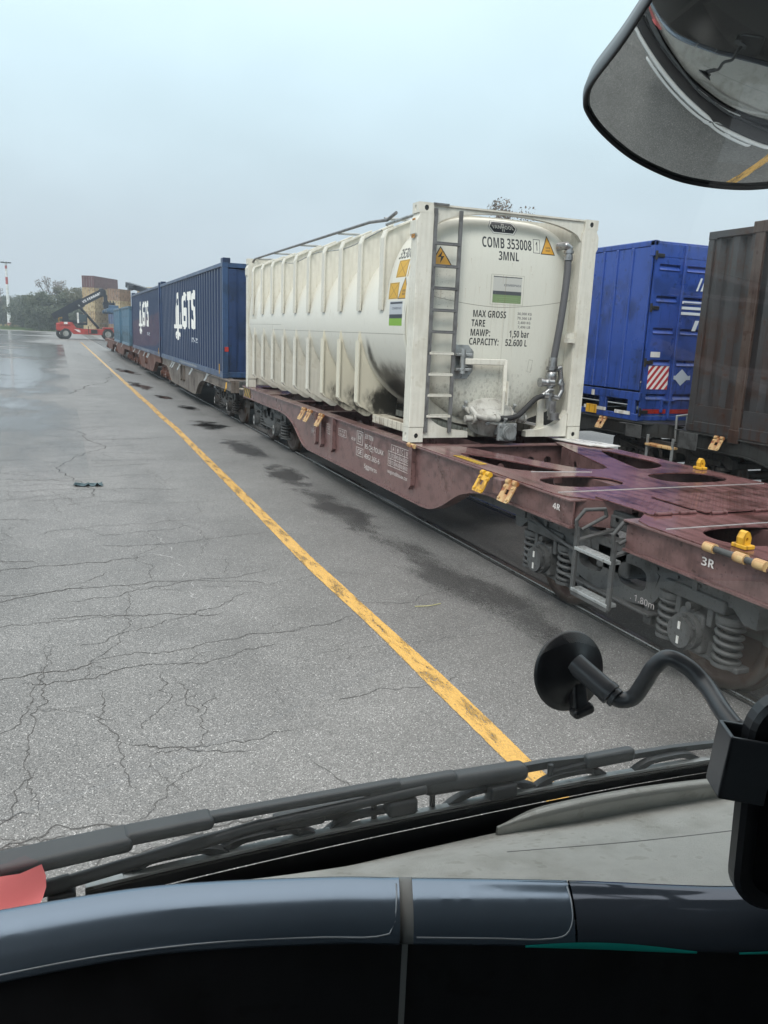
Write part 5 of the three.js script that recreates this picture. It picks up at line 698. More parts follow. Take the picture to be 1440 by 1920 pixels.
// ---------- stacked containers in the distance ----------
{
  const brown = paint(0.13, 0.055, 0.06, { rough: 0.6 }), tan = paint(0.55, 0.44, 0.25, { rough: 0.6, map: wearB }), tan2 = paint(0.50, 0.37, 0.20, { rough: 0.65, map: wearB }), orange = paint(0.30, 0.19, 0.12, { rough: 0.6, map: wearB }), grey = paint(0.28, 0.28, 0.27, { rough: 0.6, map: wearB }), blue = paint(0.06, 0.10, 0.22, { rough: 0.6 });
  const cols = [[8.9, -190, [[tan, 'tan'], [tan2, 'ochre'], [tan, 'tan'], [tan2, 'ochre'], [brown, 'maroon']]], [12.5, -186, [[orange, 'orange'], [blue, 'dull blue'], [tan, 'tan'], [orange, 'orange']]]];
  const cn = ['maroon-topped', 'shorter'], rn = ['lowest', 'second', 'third', 'fourth', 'topmost'];
  cols.forEach(([x, z, rows], i) => rows.forEach(([m, cname], j) => { const H = 2.42; container('stacked_container', `${cname} container, ${rn[j]} in the ${cn[i]} column of the far stack`, [x, j * (H + 0.01), z], { L: i ? 6.06 : 12.19, H, W: 2.6, mat: m, pitch: 0.5, group: 'containers stacked behind the reach stacker' }).rotation.y = -0.47; }));
  // two more on a stack further right
  for (let j = 0; j < 4; j++) container('stacked_container', `${['dull blue', 'grey', 'ochre', 'pale tan'][j]} container, ${rn[j]} of the stack behind the navy containers`, [19.2, j * 2.6, -188], { L: 12.19, H: 2.59, W: 4.6, mat: [blue, grey, tan2, tan][j], pitch: 0.5, group: 'containers stacked behind the navy containers' });
}
// ---------- lamp mast with concrete blocks ----------
{
  const M = thing('lamp_mast', 'tall grey lamp mast with red bands and a crown of floodlights', 'lamp mast', [-15.2, 0, -300]);
  const grey = paint(0.72, 0.74, 0.75, { rough: 0.5 });
  mk('pole', cy(0.42, 0.62, 13.5, 0, 6.75, 0, 'y', 14), grey, M); mk('mast_top', cy(0.3, 0.4, 7, 0, 17, 0, 'y', 12), grey, M); mk('red_band', [cy(0.39, 0.4, 2.3, 0, 15, 0, 'y', 12), cy(0.35, 0.35, 1.0, 0, 19.3, 0, 'y', 12)], MAT.red, M);
  const cr = mk('lamp_ring', put(new THREE.TorusGeometry(1.1, 0.12, 6, 20), 0, 20.7, 0, Math.PI / 2), MAT.black, M);
  for (let k = 0; k < 9; k++) { const a = k / 9 * 6.283; mk('floodlight', [rb(0.6, 0.35, 0.5, 0.08, 1.35 * Math.cos(a), 20.75, 1.35 * Math.sin(a), 0, -a), bar([0, 20.6, 0], [1.2 * Math.cos(a), 20.7, 1.2 * Math.sin(a)], 0.06, 5)], MAT.black, cr); }
  mk('base', [cy(0.8, 1.0, 1.0, 0, 0.5, 0), rb(1.4, 0.5, 1.4, 0.1, 0, 1.2, 0)], paint(0.30, 0.10, 0.08, { rough: 0.8 }), M);
  const stripe = new THREE.MeshStandardMaterial({ roughness: 0.8, map: canvasTex(64, 32, (c) => { c.fillStyle = '#8d7c44'; c.fillRect(0, 0, 64, 32); c.fillStyle = '#3a3a38'; c.fillRect(0, 0, 18, 32); c.fillRect(36, 0, 12, 32); }) });
  for (let k = 0; k < 5; k++) { const b = mk('concrete_barrier', rb(1.9, 0.85, 0.7, 0.1, -20.4 + k * 2.15 + (k > 2 ? 0.7 : 0), 0.425, -297 + (k % 2)), stripe, null, true); tag(b, `yellow and black concrete block at the mast foot, ${['first', 'second', 'third', 'fourth', 'fifth'][k]} from the image edge`, 'barrier', 'blocks round the lamp mast'); }
}
// ---------- trees ----------
const leafMats = [C(0.080, 0.098, 0.050), C(0.115, 0.112, 0.055), C(0.17, 0.14, 0.115), C(0.065, 0.085, 0.050)].map((c) => new THREE.MeshPhysicalMaterial({ color: c, roughness: 0.8, side: THREE.DoubleSide, transmission: 0.25, thickness: 0 }));
const bark = new THREE.MeshStandardMaterial({ color: C(0.07, 0.055, 0.045), roughness: 0.95 });
function tree(name, label, x, z, h, rad, seed, { dens = 2200, leaf = 0.34, mat = 0, low = 0.12, sparse = 0, group } = {}) {
  const r = rng(seed), T = thing(name, label, 'tree', [x, 0, z], group), tr = [], tips = [];
  tr.push((() => { const g = new THREE.CylinderGeometry(0.1, 0.26, h * 0.62, 8); g.translate(0, h * 0.31, 0); return g; })());
  for (let k = 0; k < 16; k++) { const y0 = h * (0.18 + 0.42 * r()), a = r() * 6.283, l = rad * (0.5 + 0.5 * r()), y1 = y0 + h * (0.12 + 0.28 * r()); const m = [Math.cos(a) * l * 0.5, (y0 + y1) / 2 - 0.1, Math.sin(a) * l * 0.5], e = [Math.cos(a) * l, Math.min(y1, h * 0.95), Math.sin(a) * l]; tr.push(tb([[0, y0, 0], m, e], 0.06, 6, 5)); tips.push(e); for (let q = 0; q < 3; q++) { const b = r() * 6.283, t = [e[0] + Math.cos(b) * rad * 0.35 * r(), Math.min(h * 0.99, e[1] + h * 0.16 * r()), e[2] + Math.sin(b) * rad * 0.35 * r()]; tr.push(bar(m, t, 0.028, 4)); tips.push(t); } }
  tips.push([0, h * 0.9, 0], [0, h * 0.7, 0]);
  mk('trunk', tr, bark, T);
  const P = [], clumps = tips.map((t) => ({ c: t, s: rad * (0.2 + 0.24 * r()) })); if (!sparse) for (let k = 0; k < 46; k++) { const a = r() * 6.283, q = rad * Math.sqrt(r()) * 0.85; clumps.push({ c: [Math.cos(a) * q, h * (low + (0.86 - low) * r()), Math.sin(a) * q], s: rad * (0.24 + 0.22 * r()) }); }
  for (let k = 0; k < dens; k++) {
    const cl = clumps[Math.floor(r() * clumps.length)], u = r() * 2 - 1, a = r() * 6.283, q = cl.s * Math.cbrt(r()), s2 = Math.sqrt(1 - u * u);
    const px = cl.c[0] + q * s2 * Math.cos(a), py = Math.max(0.15, Math.min(h * 1.02, cl.c[1] + q * u * 0.85)), pz = cl.c[2] + q * s2 * Math.sin(a), L = leaf * (0.5 + r());
    const e1 = V(r() - 0.5, r() - 0.5, r() - 0.5).normalize(), e2 = V(r() - 0.5, r() - 0.5, r() - 0.5).cross(e1).normalize(); const A = e1.multiplyScalar(L * 0.6), B = e2.multiplyScalar(L * 0.35);
    P.push(px + A.x, py + A.y, pz + A.z, px + B.x, py + B.y, pz + B.z, px - B.x, py - B.y, pz - B.z, px - A.x, py - A.y, pz - A.z, px - B.x, py - B.y, pz - B.z, px + B.x, py + B.y, pz + B.z);
  }
  const g = new THREE.BufferGeometry(); g.setAttribute('position', new THREE.Float32BufferAttribute(P, 3)); g.computeVertexNormals(); mk('crown', g, leafMats[mat], T);
  return T;
}
{
  const G = 'trees at the far edge of the yard';
  tree('broadleaf_tree', 'tall pale half-bare tree rising above the bushes behind the reach stacker', -1.2, -236, 13.4, 3.6, 1, { dens: 2600, mat: 2, leaf: 0.3, group: G });
  tree('broadleaf_tree', 'dense dark bushy tree directly behind the reach stacker counterweight', -2.2, -228, 9.6, 4.2, 2, { dens: 12000, mat: 0, low: 0.0, group: G });
  tree('broadleaf_tree', 'dense olive tree behind the reach stacker boom', 4.2, -232, 12.0, 4.0, 3, { dens: 12000, mat: 1, low: 0.0, group: G });
  tree('broadleaf_tree', 'olive tree beside the far container stack', 7.6, -236, 11.2, 3.6, 4, { dens: 10000, mat: 1, low: 0.0, group: G });
  tree('broadleaf_tree', 'low rounded tree between the mast and the pale tall tree', -7.5, -262, 9.2, 4.4, 5, { dens: 10000, mat: 3, low: 0.0, group: G });
  tree('broadleaf_tree', 'wide green tree close to the lamp mast on its near side', -12.2, -312, 10.4, 4.6, 6, { dens: 10000, mat: 0, low: 0.0, group: G });
  tree('broadleaf_tree', 'green tree behind the lamp mast pole', -17.0, -322, 11.0, 5.0, 7, { dens: 10000, mat: 3, low: 0.0, group: G });
  tree('broadleaf_tree', 'tall brownish tree cut by the edge of the view', -20.5, -310, 12.8, 3.4, 8, { dens: 4600, mat: 2, low: 0.0, group: G });
  tree('broadleaf_tree', 'tree at the very edge beyond the concrete blocks', -24.5, -318, 10.2, 4.8, 9, { dens: 8500, mat: 0, low: 0.0, group: G });
  tree('broadleaf_tree', 'low bush-like tree between the two dark trees', -5.0, -246, 7.6, 3.4, 10, { dens: 8500, mat: 0, low: 0.0, group: G });
  tree('broadleaf_tree', 'sparse half-bare tree showing above the roof of the tank container', 36.2, -60, 13.5, 3.0, 12, { dens: 9500, mat: 2, leaf: 0.15, sparse: 1 });
  for (let k = 0; k < 8; k++) tree('broadleaf_tree', ['low shrub at the foot of the pale tall tree', 'low shrub beside the mast on its far side', 'grey-green shrub between mast and dark tree', 'broad hedge-like shrub behind the counterweight', 'shrub below the boom pivot', 'shrub behind the stacker cab', 'shrub at the foot of the brownish edge tree', 'shrub between the wide green tree and the low rounded one'][k], [-1.5, -19.5, -14.5, -4.4, 1.5, 4.6, -22.5, -9.8][k], [-222, -312, -310, -221, -224, -221, -316, -262][k], [5.2, 6.4, 6.8, 6.0, 6.2, 6.0, 7.2, 7.4][k], [3.4, 4.2, 4.0, 3.2, 3.4, 3.4, 4.4, 3.6][k], 70 + k, { dens: 6500, mat: k % 4 === 2 ? 1 : (k % 2 ? 3 : 0), low: 0, group: G });
  // grass strip under the trees
  const r = rng(44), P = []; for (let k = 0; k < 9000; k++) { const x = -32 + 40 * r(), z = -218 - 60 * r() - (x < -8 ? 18 : 0), hgt = 0.2 + 0.35 * r(); P.push(x - 0.12, 0, z, x + 0.12, 0, z, x + (r() - 0.5) * 0.3, hgt, z); }
  const g = new THREE.BufferGeometry(); g.setAttribute('position', new THREE.Float32BufferAttribute(P, 3)); g.computeVertexNormals(); const gr = mk('grass', g, new THREE.MeshStandardMaterial({ color: C(0.07, 0.11, 0.03), roughness: 0.9, side: THREE.DoubleSide })); tag(gr, 'strip of green grass at the foot of the far trees', 'grass', null, 'stuff');
  const gb = new THREE.PlaneGeometry(60, 90); gb.rotateX(-Math.PI / 2); gb.translate(-12, 0.012, -264); struct('verge', gb, new THREE.MeshStandardMaterial({ color: C(0.07, 0.10, 0.035), roughness: 0.95 }), 'grass verge under the far trees');
}
const MIRROR = { P0: [1.0382, 2.8866, -1.2], n: [-0.433, -0.7703, 0.4682], R: 0.6, out: [[-0.0772, 0.162], [-0.1249, 0.092], [-0.1755, 0.0231], [-0.189, -0.0125], [-0.1842, -0.0378], [-0.159, -0.0729], [-0.1055, -0.121], [-0.046, -0.1573], [0.0036, -0.18], [0.0816, -0.2012], [0.1479, -0.2107], [0.2558, -0.2129], [0.3359, -0.1898], [0.3619, -0.1044], [0.3302, 0.0385], [0.1955, 0.222], [0.0021, 0.2671]] };
// ---------- the truck the view is taken from ----------
const TRUCK = thing('truck', 'white truck whose dashboard, wipers and front mirror frame the view', 'truck', [0, 0, 0]);
{
  const XT = 0.52, hw = 1.22;
  const liner = new THREE.MeshStandardMaterial({ color: C(0.10, 0.10, 0.10), roughness: 0.95 }), blackP = new THREE.MeshPhysicalMaterial({ color: C(0.014, 0.014, 0.016), roughness: 0.42, map: wearFine }), rubber = MAT.rubber;
  const creamP = new THREE.MeshPhysicalMaterial({ color: C(0.54, 0.53, 0.49), roughness: 0.62, map: wearTex(211, { dirt: 0.22, streak: 0.0, speck: 0.22, tint: [0.62, 0.6, 0.56], metres: 0.5 }), bumpMap: dataTex(512, 512, (u, v, i, j) => { const a = 0.5 * hash2(i >> 1, j >> 1, 3) + 0.5 * fbm(u * 64, v * 64, 4, 2, 64); return [a, a, a]; }, false, [8, 8]), bumpScale: 0.0014 });
  const trim = new THREE.MeshPhysicalMaterial({ color: C(0.18, 0.23, 0.29), metalness: 0.7, roughness: 0.2, roughnessMap: wearFine });
  const glossB = new THREE.MeshPhysicalMaterial({ color: C(0.085, 0.10, 0.125), metalness: 0.55, roughness: 0.13, roughnessMap: wearFine, side: THREE.DoubleSide });
  const whiteT = paint(0.75, 0.76, 0.76, { rough: 0.35, coat: 0.6, map: wearCream });
  const glassM = new THREE.MeshPhysicalMaterial({ color: C(0.992, 0.994, 0.994), transmission: 1, thickness: 0, roughness: 0, ior: 1.5, side: THREE.DoubleSide });
  // cab shell (inside and outside skins)
  mk('roof_panel', [rb(2 * hw, 0.06, 2.1, 0.02, XT, 3.06, 0.26)], liner, TRUCK); mk('cab_wall', bx(2 * hw, 1.95, 0.06, XT, 2.08, 1.28), liner, TRUCK); mk('cab_floor', bx(2 * hw, 0.06, 2.3, XT, 1.12, 0.15), liner, TRUCK);
  for (const s of [-1, 1]) {
    mk('door_panel', [bx(0.06, 0.80, 2.2, XT + s * hw, 1.5, 0.18)], s < 0 ? liner : liner, TRUCK);
    mk('side_frame', [bx(0.06, 0.25, 2.1, XT + s * hw, 2.93, 0.25), bx(0.06, 1.2, 0.9, XT + s * hw, 2.4, 0.85), beam([XT + s * (hw - 0.02), 1.70, -0.93], [XT + s * (hw - 0.02), 3.04, -0.74], 0.09, 0.07, [1, 0, 0])], liner, TRUCK);
    mk('side_window', bx(0.004, 0.95, 1.3, XT + s * hw, 2.36, -0.27), glassM, TRUCK);
  }
  mk('sun_visor', rb(1.9, 0.10, 0.05, 0.02, XT, 3.0, -0.76), liner, TRUCK);
  // windscreen: curved pane leaning back, with a black printed edge at its foot
  const wz = (x, y) => -1.005 + 0.165 * (y - 1.62) + 0.10 * Math.pow(Math.abs(x - XT) / 1.1, 2.6);
  function paneGeo(y0, y1, off, ny = 6) { const P = [], I = [], nx = 24; for (let j = 0; j <= ny; j++) for (let i = 0; i <= nx; i++) { const x = XT - 1.12 + 2.24 * i / nx, y = y0 + (y1 - y0) * j / ny; P.push(x, y, wz(x, y) + off); } for (let j = 0; j < ny; j++) for (let i = 0; i < nx; i++) { const q = j * (nx + 1) + i; I.push(q, q + 1, q + nx + 1, q + 1, q + nx + 2, q + nx + 1); } const g = new THREE.BufferGeometry(); g.setAttribute('position', new THREE.Float32BufferAttribute(P, 3)); g.setIndex(I); g.computeVertexNormals(); return g; }
  const ws = mk('windscreen', paneGeo(1.60, 3.03, 0, 12), glassM, TRUCK);
  const frit = new THREE.MeshStandardMaterial({ color: C(0.010, 0.010, 0.011), roughness: 0.5, side: THREE.DoubleSide });
  mk('windscreen_border', paneGeo(1.60, 1.7085, 0.004, 2), frit, ws); mk('windscreen_seal', [rb(2.3, 0.03, 0.03, 0.01, XT, 1.60, -0.985)], rubber, ws);
  // outside front: cowl, white panel, grille, bumper, lamps
  mk('cowl', [rb(2.3, 0.05, 0.14, 0.015, XT, 1.49, -1.04)], blackP, TRUCK);
  mk('front_panel', [rb(2.36, 0.62, 0.06, 0.025, XT, 1.17, -1.13)], whiteT, TRUCK);
  mk('grille', [rb(1.5, 0.4, 0.05, 0.02, XT, 0.76, -1.13), ...[0, 1, 2].map((k) => rb(1.46, 0.03, 0.03, 0.01, XT, 0.64 + k * 0.12, -1.155))], blackP, TRUCK); mk('bumper', [rb(2.46, 0.36, 0.16, 0.05, XT, 0.45, -1.14)], whiteT, TRUCK);
  for (const s of [-1, 1]) { mk('headlight', rb(0.34, 0.24, 0.08, 0.04, XT + s * 0.98, 0.78, -1.13), new THREE.MeshPhysicalMaterial({ color: C(0.5, 0.5, 0.5), roughness: 0.1, metalness: 0.5 }), TRUCK); const w = mk('wheel', [put(new THREE.TorusGeometry(0.36, 0.14, 10, 28), XT + s * 1.02, 0.5, 0.35, 0, Math.PI / 2), cy(0.38, 0.38, 0.2, XT + s * 1.02, 0.5, 0.35, 'x', 24)], rubber, TRUCK); mk('rim', cy(0.27, 0.27, 0.24, XT + s * 1.02, 0.5, 0.35, 'x', 20), MAT.galv, w); }
  mk('chassis', [rb(0.9, 0.26, 6, 0.03, XT, 0.86, 1.9), rb(2.0, 0.14, 0.14, 0.03, XT, 0.5, 0.35), rb(2.3, 0.5, 1.2, 0.05, XT, 0.9, -0.5)], blackP, TRUCK);
  // ----- dashboard -----
  const edge = [[-0.75, 0.865], [-0.45, 0.875], [-0.2, 0.88], [-0.091, 0.877], [0.083, 0.861], [0.268, 0.8135], [0.361, 0.781], [0.548, 0.712], [0.702, 0.649], [0.7795, 0.6226], [0.95, 0.575], [1.2, 0.53], [1.5, 0.52]];
  const ec = new THREE.SplineCurve(edge.map((a) => new THREE.Vector2(...a))), YE = 1.80;
  const ex2 = (x) => { let lo = 0, hi = 1; for (let k = 0; k < 30; k++) { const m = (lo + hi) / 2; if (ec.getPoint(m).x < x) lo = m; else hi = m; } const p = ec.getPoint(lo), t = ec.getTangent(lo); const n = [-t.y, t.x]; return { x: p.x, z: -p.y, nx: t.y * -1 * -1, nz: t.x, tx: t.x, tz: -t.y }; };
  // outward direction (towards the driver) in plan
  const out = (x) => { const e = ex2(x); const nx = -(-e.tz), nz = e.tx; const l = Math.hypot(e.tz, e.tx); return { x: e.x, z: e.z, ox: -e.tz / l, oz: e.tx / l }; };
  function strip(xa, xb, prof, n = 28) { const P = [], I = []; const m = prof.length; for (let i = 0; i <= n; i++) { const e = out(xa + (xb - xa) * i / n); for (const [o, y] of prof) P.push(e.x + e.ox * o, YE + y, e.z + e.oz * o); } for (let i = 0; i < n; i++) for (let k = 0; k + 1 < m; k++) { const q = i * m + k; I.push(q, q + 1, q + m, q + 1, q + m + 1, q + m); } const g = new THREE.BufferGeometry(); g.setAttribute('position', new THREE.Float32BufferAttribute(P, 3)); g.setIndex(I); g.computeVertexNormals(); return g; }
  const bandProf = [[-0.004, -0.03], [-0.004, -0.004], [0.0, 0.0], ...spline([[0.006, 0.0], [0.018, -0.002], [0.032, -0.007], [0.045, -0.015], [0.054, -0.025], [0.059, -0.037], [0.058, -0.047]], 14), [0.05, -0.052], [0.02, -0.054]];
  trim.side = blackP.side = creamP.side = THREE.DoubleSide;
  mk('dash_trim', strip(-0.75, 0.3595, bandProf, 60), trim, TRUCK); mk('dash_trim', strip(0.3745, 0.556, bandProf), trim, TRUCK); mk('dash_trim', strip(0.5585, 1.45, bandProf, 40), glossB, TRUCK);
  { const ln = (xs, prof) => tb(xs.map((x, i) => { const e = out(x), [o, y] = prof[i]; return V(e.x + e.ox * o, YE + y, e.z + e.oz * o); }), 0.0011, 40, 5); const lm = new THREE.MeshStandardMaterial({ color: C(0.30, 0.32, 0.34), roughness: 0.4, metalness: 0.3 }); mk('lid_edge', ln([0.378, 0.42, 0.47, 0.52, 0.545, 0.553, 0.555, 0.554], [[0.0585, -0.036], [0.0588, -0.036], [0.0588, -0.036], [0.0588, -0.036], [0.057, -0.031], [0.05, -0.0205], [0.034, -0.0065], [0.012, 0.0]]), lm, TRUCK); mk('lid_edge', ln([-0.2, 0.0, 0.15, 0.27, 0.33, 0.35, 0.3555, 0.356], [[0.0585, -0.036], [0.0588, -0.036], [0.0588, -0.036], [0.0588, -0.036], [0.0588, -0.036], [0.057, -0.031], [0.04, -0.011], [0.012, 0.0]]), lm, TRUCK); }
  mk('trim_divider', [strip(0.3585, 0.3755, bandProf.map(([a, b]) => [a - 0.006, b - 0.004]), 3), strip(0.3655, 0.3725, [[0.022, -0.03], [0.022, -0.4]], 2)], new THREE.MeshStandardMaterial({ color: C(0.22, 0.22, 0.21), roughness: 0.5, side: THREE.DoubleSide }), TRUCK);
  mk('dash_front', strip(-0.75, 1.45, [[0.03, -0.05], [0.016, -0.07], [0.014, -0.30], [0.03, -0.62]], 40), blackP, TRUCK);
  for (const [a, b] of [[0.50, 0.69], [0.735, 1.3]]) mk('teal_reflection_strip', (() => { const n = 30, P = [], I = []; for (let i = 0; i <= n; i++) { const t = i / n, e = out(a + (b - a) * t), k = 0.0015 + 0.0065 * Math.sin(Math.PI * Math.min(1, t * (a > 0.7 ? 0.6 : 1))); for (const [o, y] of [[0.0598, -0.0455 + k], [0.0612, -0.0455 + k * 0.4], [0.0600, -0.047]]) P.push(e.x + e.ox * o, YE + y, e.z + e.oz * o); } for (let i = 0; i < n; i++) for (let q = 0; q < 2; q++) { const z = i * 3 + q; I.push(z, z + 1, z + 3, z + 1, z + 4, z + 3); } const g = new THREE.BufferGeometry(); g.setAttribute('position', new THREE.Float32BufferAttribute(P, 3)); g.setIndex(I); g.computeVertexNormals(); return g; })(), new THREE.MeshStandardMaterial({ color: C(0.01, 0.36, 0.30), roughness: 0.35, side: THREE.DoubleSide }), TRUCK);  // teal reflection on the trim edge, put in as tapering coloured strips
  // pale dash top between panel and windscreen
  { const P = [], I = [], n = 60, m = 12; for (let i = 0; i <= n; i++) { const x = -0.75 + 2.2 * i / n, e = ex2(x), zb = wz(x, 1.66) + 0.035; for (let k = 0; k <= m; k++) { const t = k / m, z = e.z + (zb - e.z) * t, y = (YE - 0.006) + (1.688 - YE + 0.006) * t + 0.012 * Math.sin(Math.PI * t); P.push(x + 0.05 * t * (x > 0.5 ? 1 : 0) * 0, y, z); } } for (let i = 0; i < n; i++) for (let k = 0; k < m; k++) { const q = i * (m + 1) + k; I.push(q, q + m + 1, q + 1, q + 1, q + m + 1, q + m + 2); } const g = new THREE.BufferGeometry(); g.setAttribute('position', new THREE.Float32BufferAttribute(P, 3)); g.setIndex(I); g.computeVertexNormals(); mk('dash_top', g, creamP, TRUCK); }
  // raised lip of the demister panel and a seam
  const lipG = (() => { const top = [[0.60, 1.712, -0.945], [0.66, 1.732, -0.935], [0.74, 1.742, -0.925], [0.86, 1.742, -0.92], [1.05, 1.735, -0.905], [1.35, 1.72, -0.87]]; const c = new THREE.CatmullRomCurve3(top.map((p) => V(...p))); const P = [], I = [], n = 40, pf = [[-0.03, -0.05], [-0.014, -0.004], [-0.004, 0], [0.004, -0.002], [0.007, -0.008], [-0.002, -0.035], [-0.006, -0.06]]; for (let i = 0; i <= n; i++) { const q = c.getPoint(i / n), s = 0.25 + 0.75 * smooth(0, 0.25, i / n); for (const [dz, dy] of pf) P.push(q.x, q.y + dy * (dy < -0.02 ? 1 : s), q.z + dz * s); } for (let i = 0; i < n; i++) for (let k = 0; k + 1 < pf.length; k++) { const q = i * pf.length + k; I.push(q, q + pf.length, q + 1, q + 1, q + pf.length, q + pf.length + 1); } const g = new THREE.BufferGeometry(); g.setAttribute('position', new THREE.Float32BufferAttribute(P, 3)); g.setIndex(I); g.computeVertexNormals(); return g; })();
  mk('demister_lip', lipG, creamP, TRUCK);
  mk('dash_seam', tb([[0.55, 1.742, -0.832], [0.75, 1.7475, -0.81], [0.95, 1.7495, -0.785], [1.2, 1.748, -0.76]].map(([x, y, z]) => { const e = ex2(x), zb = wz(x, 1.66) + 0.035, t = 0.5, zz2 = e.z + (zb - e.z) * t; return [x, (YE - 0.006) + (1.688 - YE + 0.006) * t + 0.012 - 0.0005, zz2]; }), 0.0016, 30, 5), new THREE.MeshStandardMaterial({ color: C(0.2, 0.2, 0.19), roughness: 0.8 }), TRUCK);
  // buttons on the dark face
  for (const x of [0.535, 0.603, 0.672]) { const e = out(x); const g = rb(0.056, 0.05, 0.012, 0.006, 0, 0, 0); g.rotateY(-Math.atan2(e.oz, e.ox) + Math.PI / 2); mk('switch', put(g, e.x + e.ox * 0.021, 1.545 - (x - 0.535) * 0.1, e.z + e.oz * 0.021), new THREE.MeshPhysicalMaterial({ color: C(0.03, 0.032, 0.036), roughness: 0.3 }), TRUCK); }
  // ----- wipers -----
  const wm = new THREE.MeshPhysicalMaterial({ color: C(0.045, 0.050, 0.054), roughness: 0.42 });
  const zw = (x, y) => wz(x, y) - 0.022;
  const Wp = (x, y, off = 0) => [x, y, zw(x, y) - off];
  // upper arm: thick at the root, tapering, with spray pipe below
  const rbeam = (a, b, w, h, up = [0, 1, 0]) => { a = V(...a); b = V(...b); const d = b.clone().sub(a), L = d.length(); d.normalize(); const x = V(...up).cross(d).normalize(), y = d.clone().cross(x); const g = new RoundedBoxGeometry(w, h, L, 3, Math.min(w, h) * 0.42); g.applyMatrix4(new THREE.Matrix4().makeBasis(x, y, d)); g.translate((a.x + b.x) / 2, (a.y + b.y) / 2, (a.z + b.z) / 2); return g; };
  const arm = mk('wiper', [rbeam(Wp(-0.55, 1.790, 0.01), Wp(-0.12, 1.780, 0.01), 0.022, 0.050, [0, 0, 1]), rbeam(Wp(-0.14, 1.7805, 0.0102), Wp(0.06, 1.778, 0.01), 0.021, 0.046, [0, 0, 1]), rbeam(Wp(0.05, 1.782, 0.0105), Wp(0.17, 1.780, 0.01), 0.019, 0.034, [0, 0, 1]), rbeam(Wp(0.16, 1.7815, 0.011), Wp(0.46, 1.775, 0.012), 0.014, 0.020, [0, 0, 1]), rbeam(Wp(0.40, 1.768, 0.0125), Wp(0.56, 1.766, 0.012), 0.022, 0.026, [0, 0, 1]), rbeam(Wp(0.50, 1.760, 0.013), Wp(0.69, 1.755, 0.012), 0.028, 0.034, [0, 0, 1])], wm, TRUCK);
  mk('spray_pipe', [bar(Wp(-0.4, 1.730), Wp(-0.02, 1.735), 0.011), bar(Wp(-0.02, 1.735), Wp(0.24, 1.757), 0.009), bar(Wp(0.24, 1.757), Wp(0.5, 1.763), 0.008)], wm, arm); mk('arm_clip', [rb(0.035, 0.02, 0.03, 0.004, ...Wp(-0.03, 1.715)), rb(0.05, 0.026, 0.03, 0.006, ...Wp(0.46, 1.742)), rb(0.05, 0.026, 0.03, 0.006, ...Wp(0.64, 1.733))], wm, arm);
  // second blade: rubber lip, bright spring strip and bridge frame
  const seg = (y, off, w, h) => { const o = []; for (let k = 0; k < 24; k++) { const a = k / 24 * 1.16, b = (k + 1) / 24 * 1.16; o.push(beam(Wp(a - 0.001, y, off), Wp(b + 0.001, y, off), w, h)); } return o; };
  const bl = mk('wiper', [...seg(1.706, -0.004, 0.012, 0.018)], rubber, TRUCK);
  mk('spring_strip', seg(1.719, 0.0, 0.012, 0.005), MAT.galv, bl);
  const yoke = (xa, xb, h) => ex([...spline([[xa, 1.717], [xa + 0.02, 1.722 + h * 0.5], [xa + (xb - xa) * 0.3, 1.722 + h], [xb - (xb - xa) * 0.3, 1.722 + h], [xb - 0.02, 1.722 + h * 0.5], [xb, 1.717]], 18), ...spline([[xb - 0.012, 1.717], [xb - 0.035, 1.718 + h * 0.35], [xb - (xb - xa) * 0.32, 1.714 + h], [xa + (xb - xa) * 0.32, 1.714 + h], [xa + 0.035, 1.718 + h * 0.35], [xa + 0.012, 1.717]], 18)], 0.012).translate(0, 0, zw((xa + xb) / 2, 1.72) - 0.012);
  const long = (pts, t = 0.011) => ex([...pts, ...pts.slice().reverse().map(([x, y]) => [x, y - t])], 0.010).translate(0, 0, zw(pts[0][0] / 2 + pts[pts.length - 1][0] / 2, 1.73) - 0.022);
  mk('blade_bridge', [yoke(0.04, 0.20, 0.014), yoke(0.17, 0.33, 0.014), yoke(0.34, 0.50, 0.014), yoke(0.54, 0.72, 0.015), yoke(0.70, 0.86, 0.015), yoke(0.90, 1.06, 0.014), long([[0.08, 1.732], [0.14, 1.742], [0.26, 1.745], [0.34, 1.742], [0.40, 1.736]]), long([[0.30, 1.748], [0.36, 1.755], [0.55, 1.760], [0.74, 1.758], [0.82, 1.752], [0.86, 1.744]], 0.014), long([[0.74, 1.742], [0.86, 1.748], [1.0, 1.744], [1.14, 1.734]]), rb(0.08, 0.026, 0.02, 0.006, ...Wp(0.30, 1.744, 0.014)), rb(0.10, 0.024, 0.02, 0.006, ...Wp(0.86, 1.748, 0.014))], wm, bl);
  for (const x of [0.42, 0.52, 0.64, 0.74]) mk('bridge_rivet', bar(Wp(x, 1.722, 0.006), Wp(x, 1.755, 0.014), 0.005), wm, bl);
  // ----- front mirror, convex, looking down at the truck's front -----
  const P0 = V(...MIRROR.P0), n = V(...MIRROR.n).normalize(), u = V(0, 1, 0).cross(n).normalize(), w = n.clone().cross(u);
  const oc = new THREE.SplineCurve([...MIRROR.out, MIRROR.out[0]].map((a) => new THREE.Vector2(...a))); const ol = oc.getPoints(90).slice(0, -1); const c0 = ol.reduce((a, b) => a.add(b), new THREE.Vector2()).divideScalar(ol.length);
  const at3 = (a, b, k) => P0.clone().addScaledVector(u, a).addScaledVector(w, b).addScaledVector(n, k);
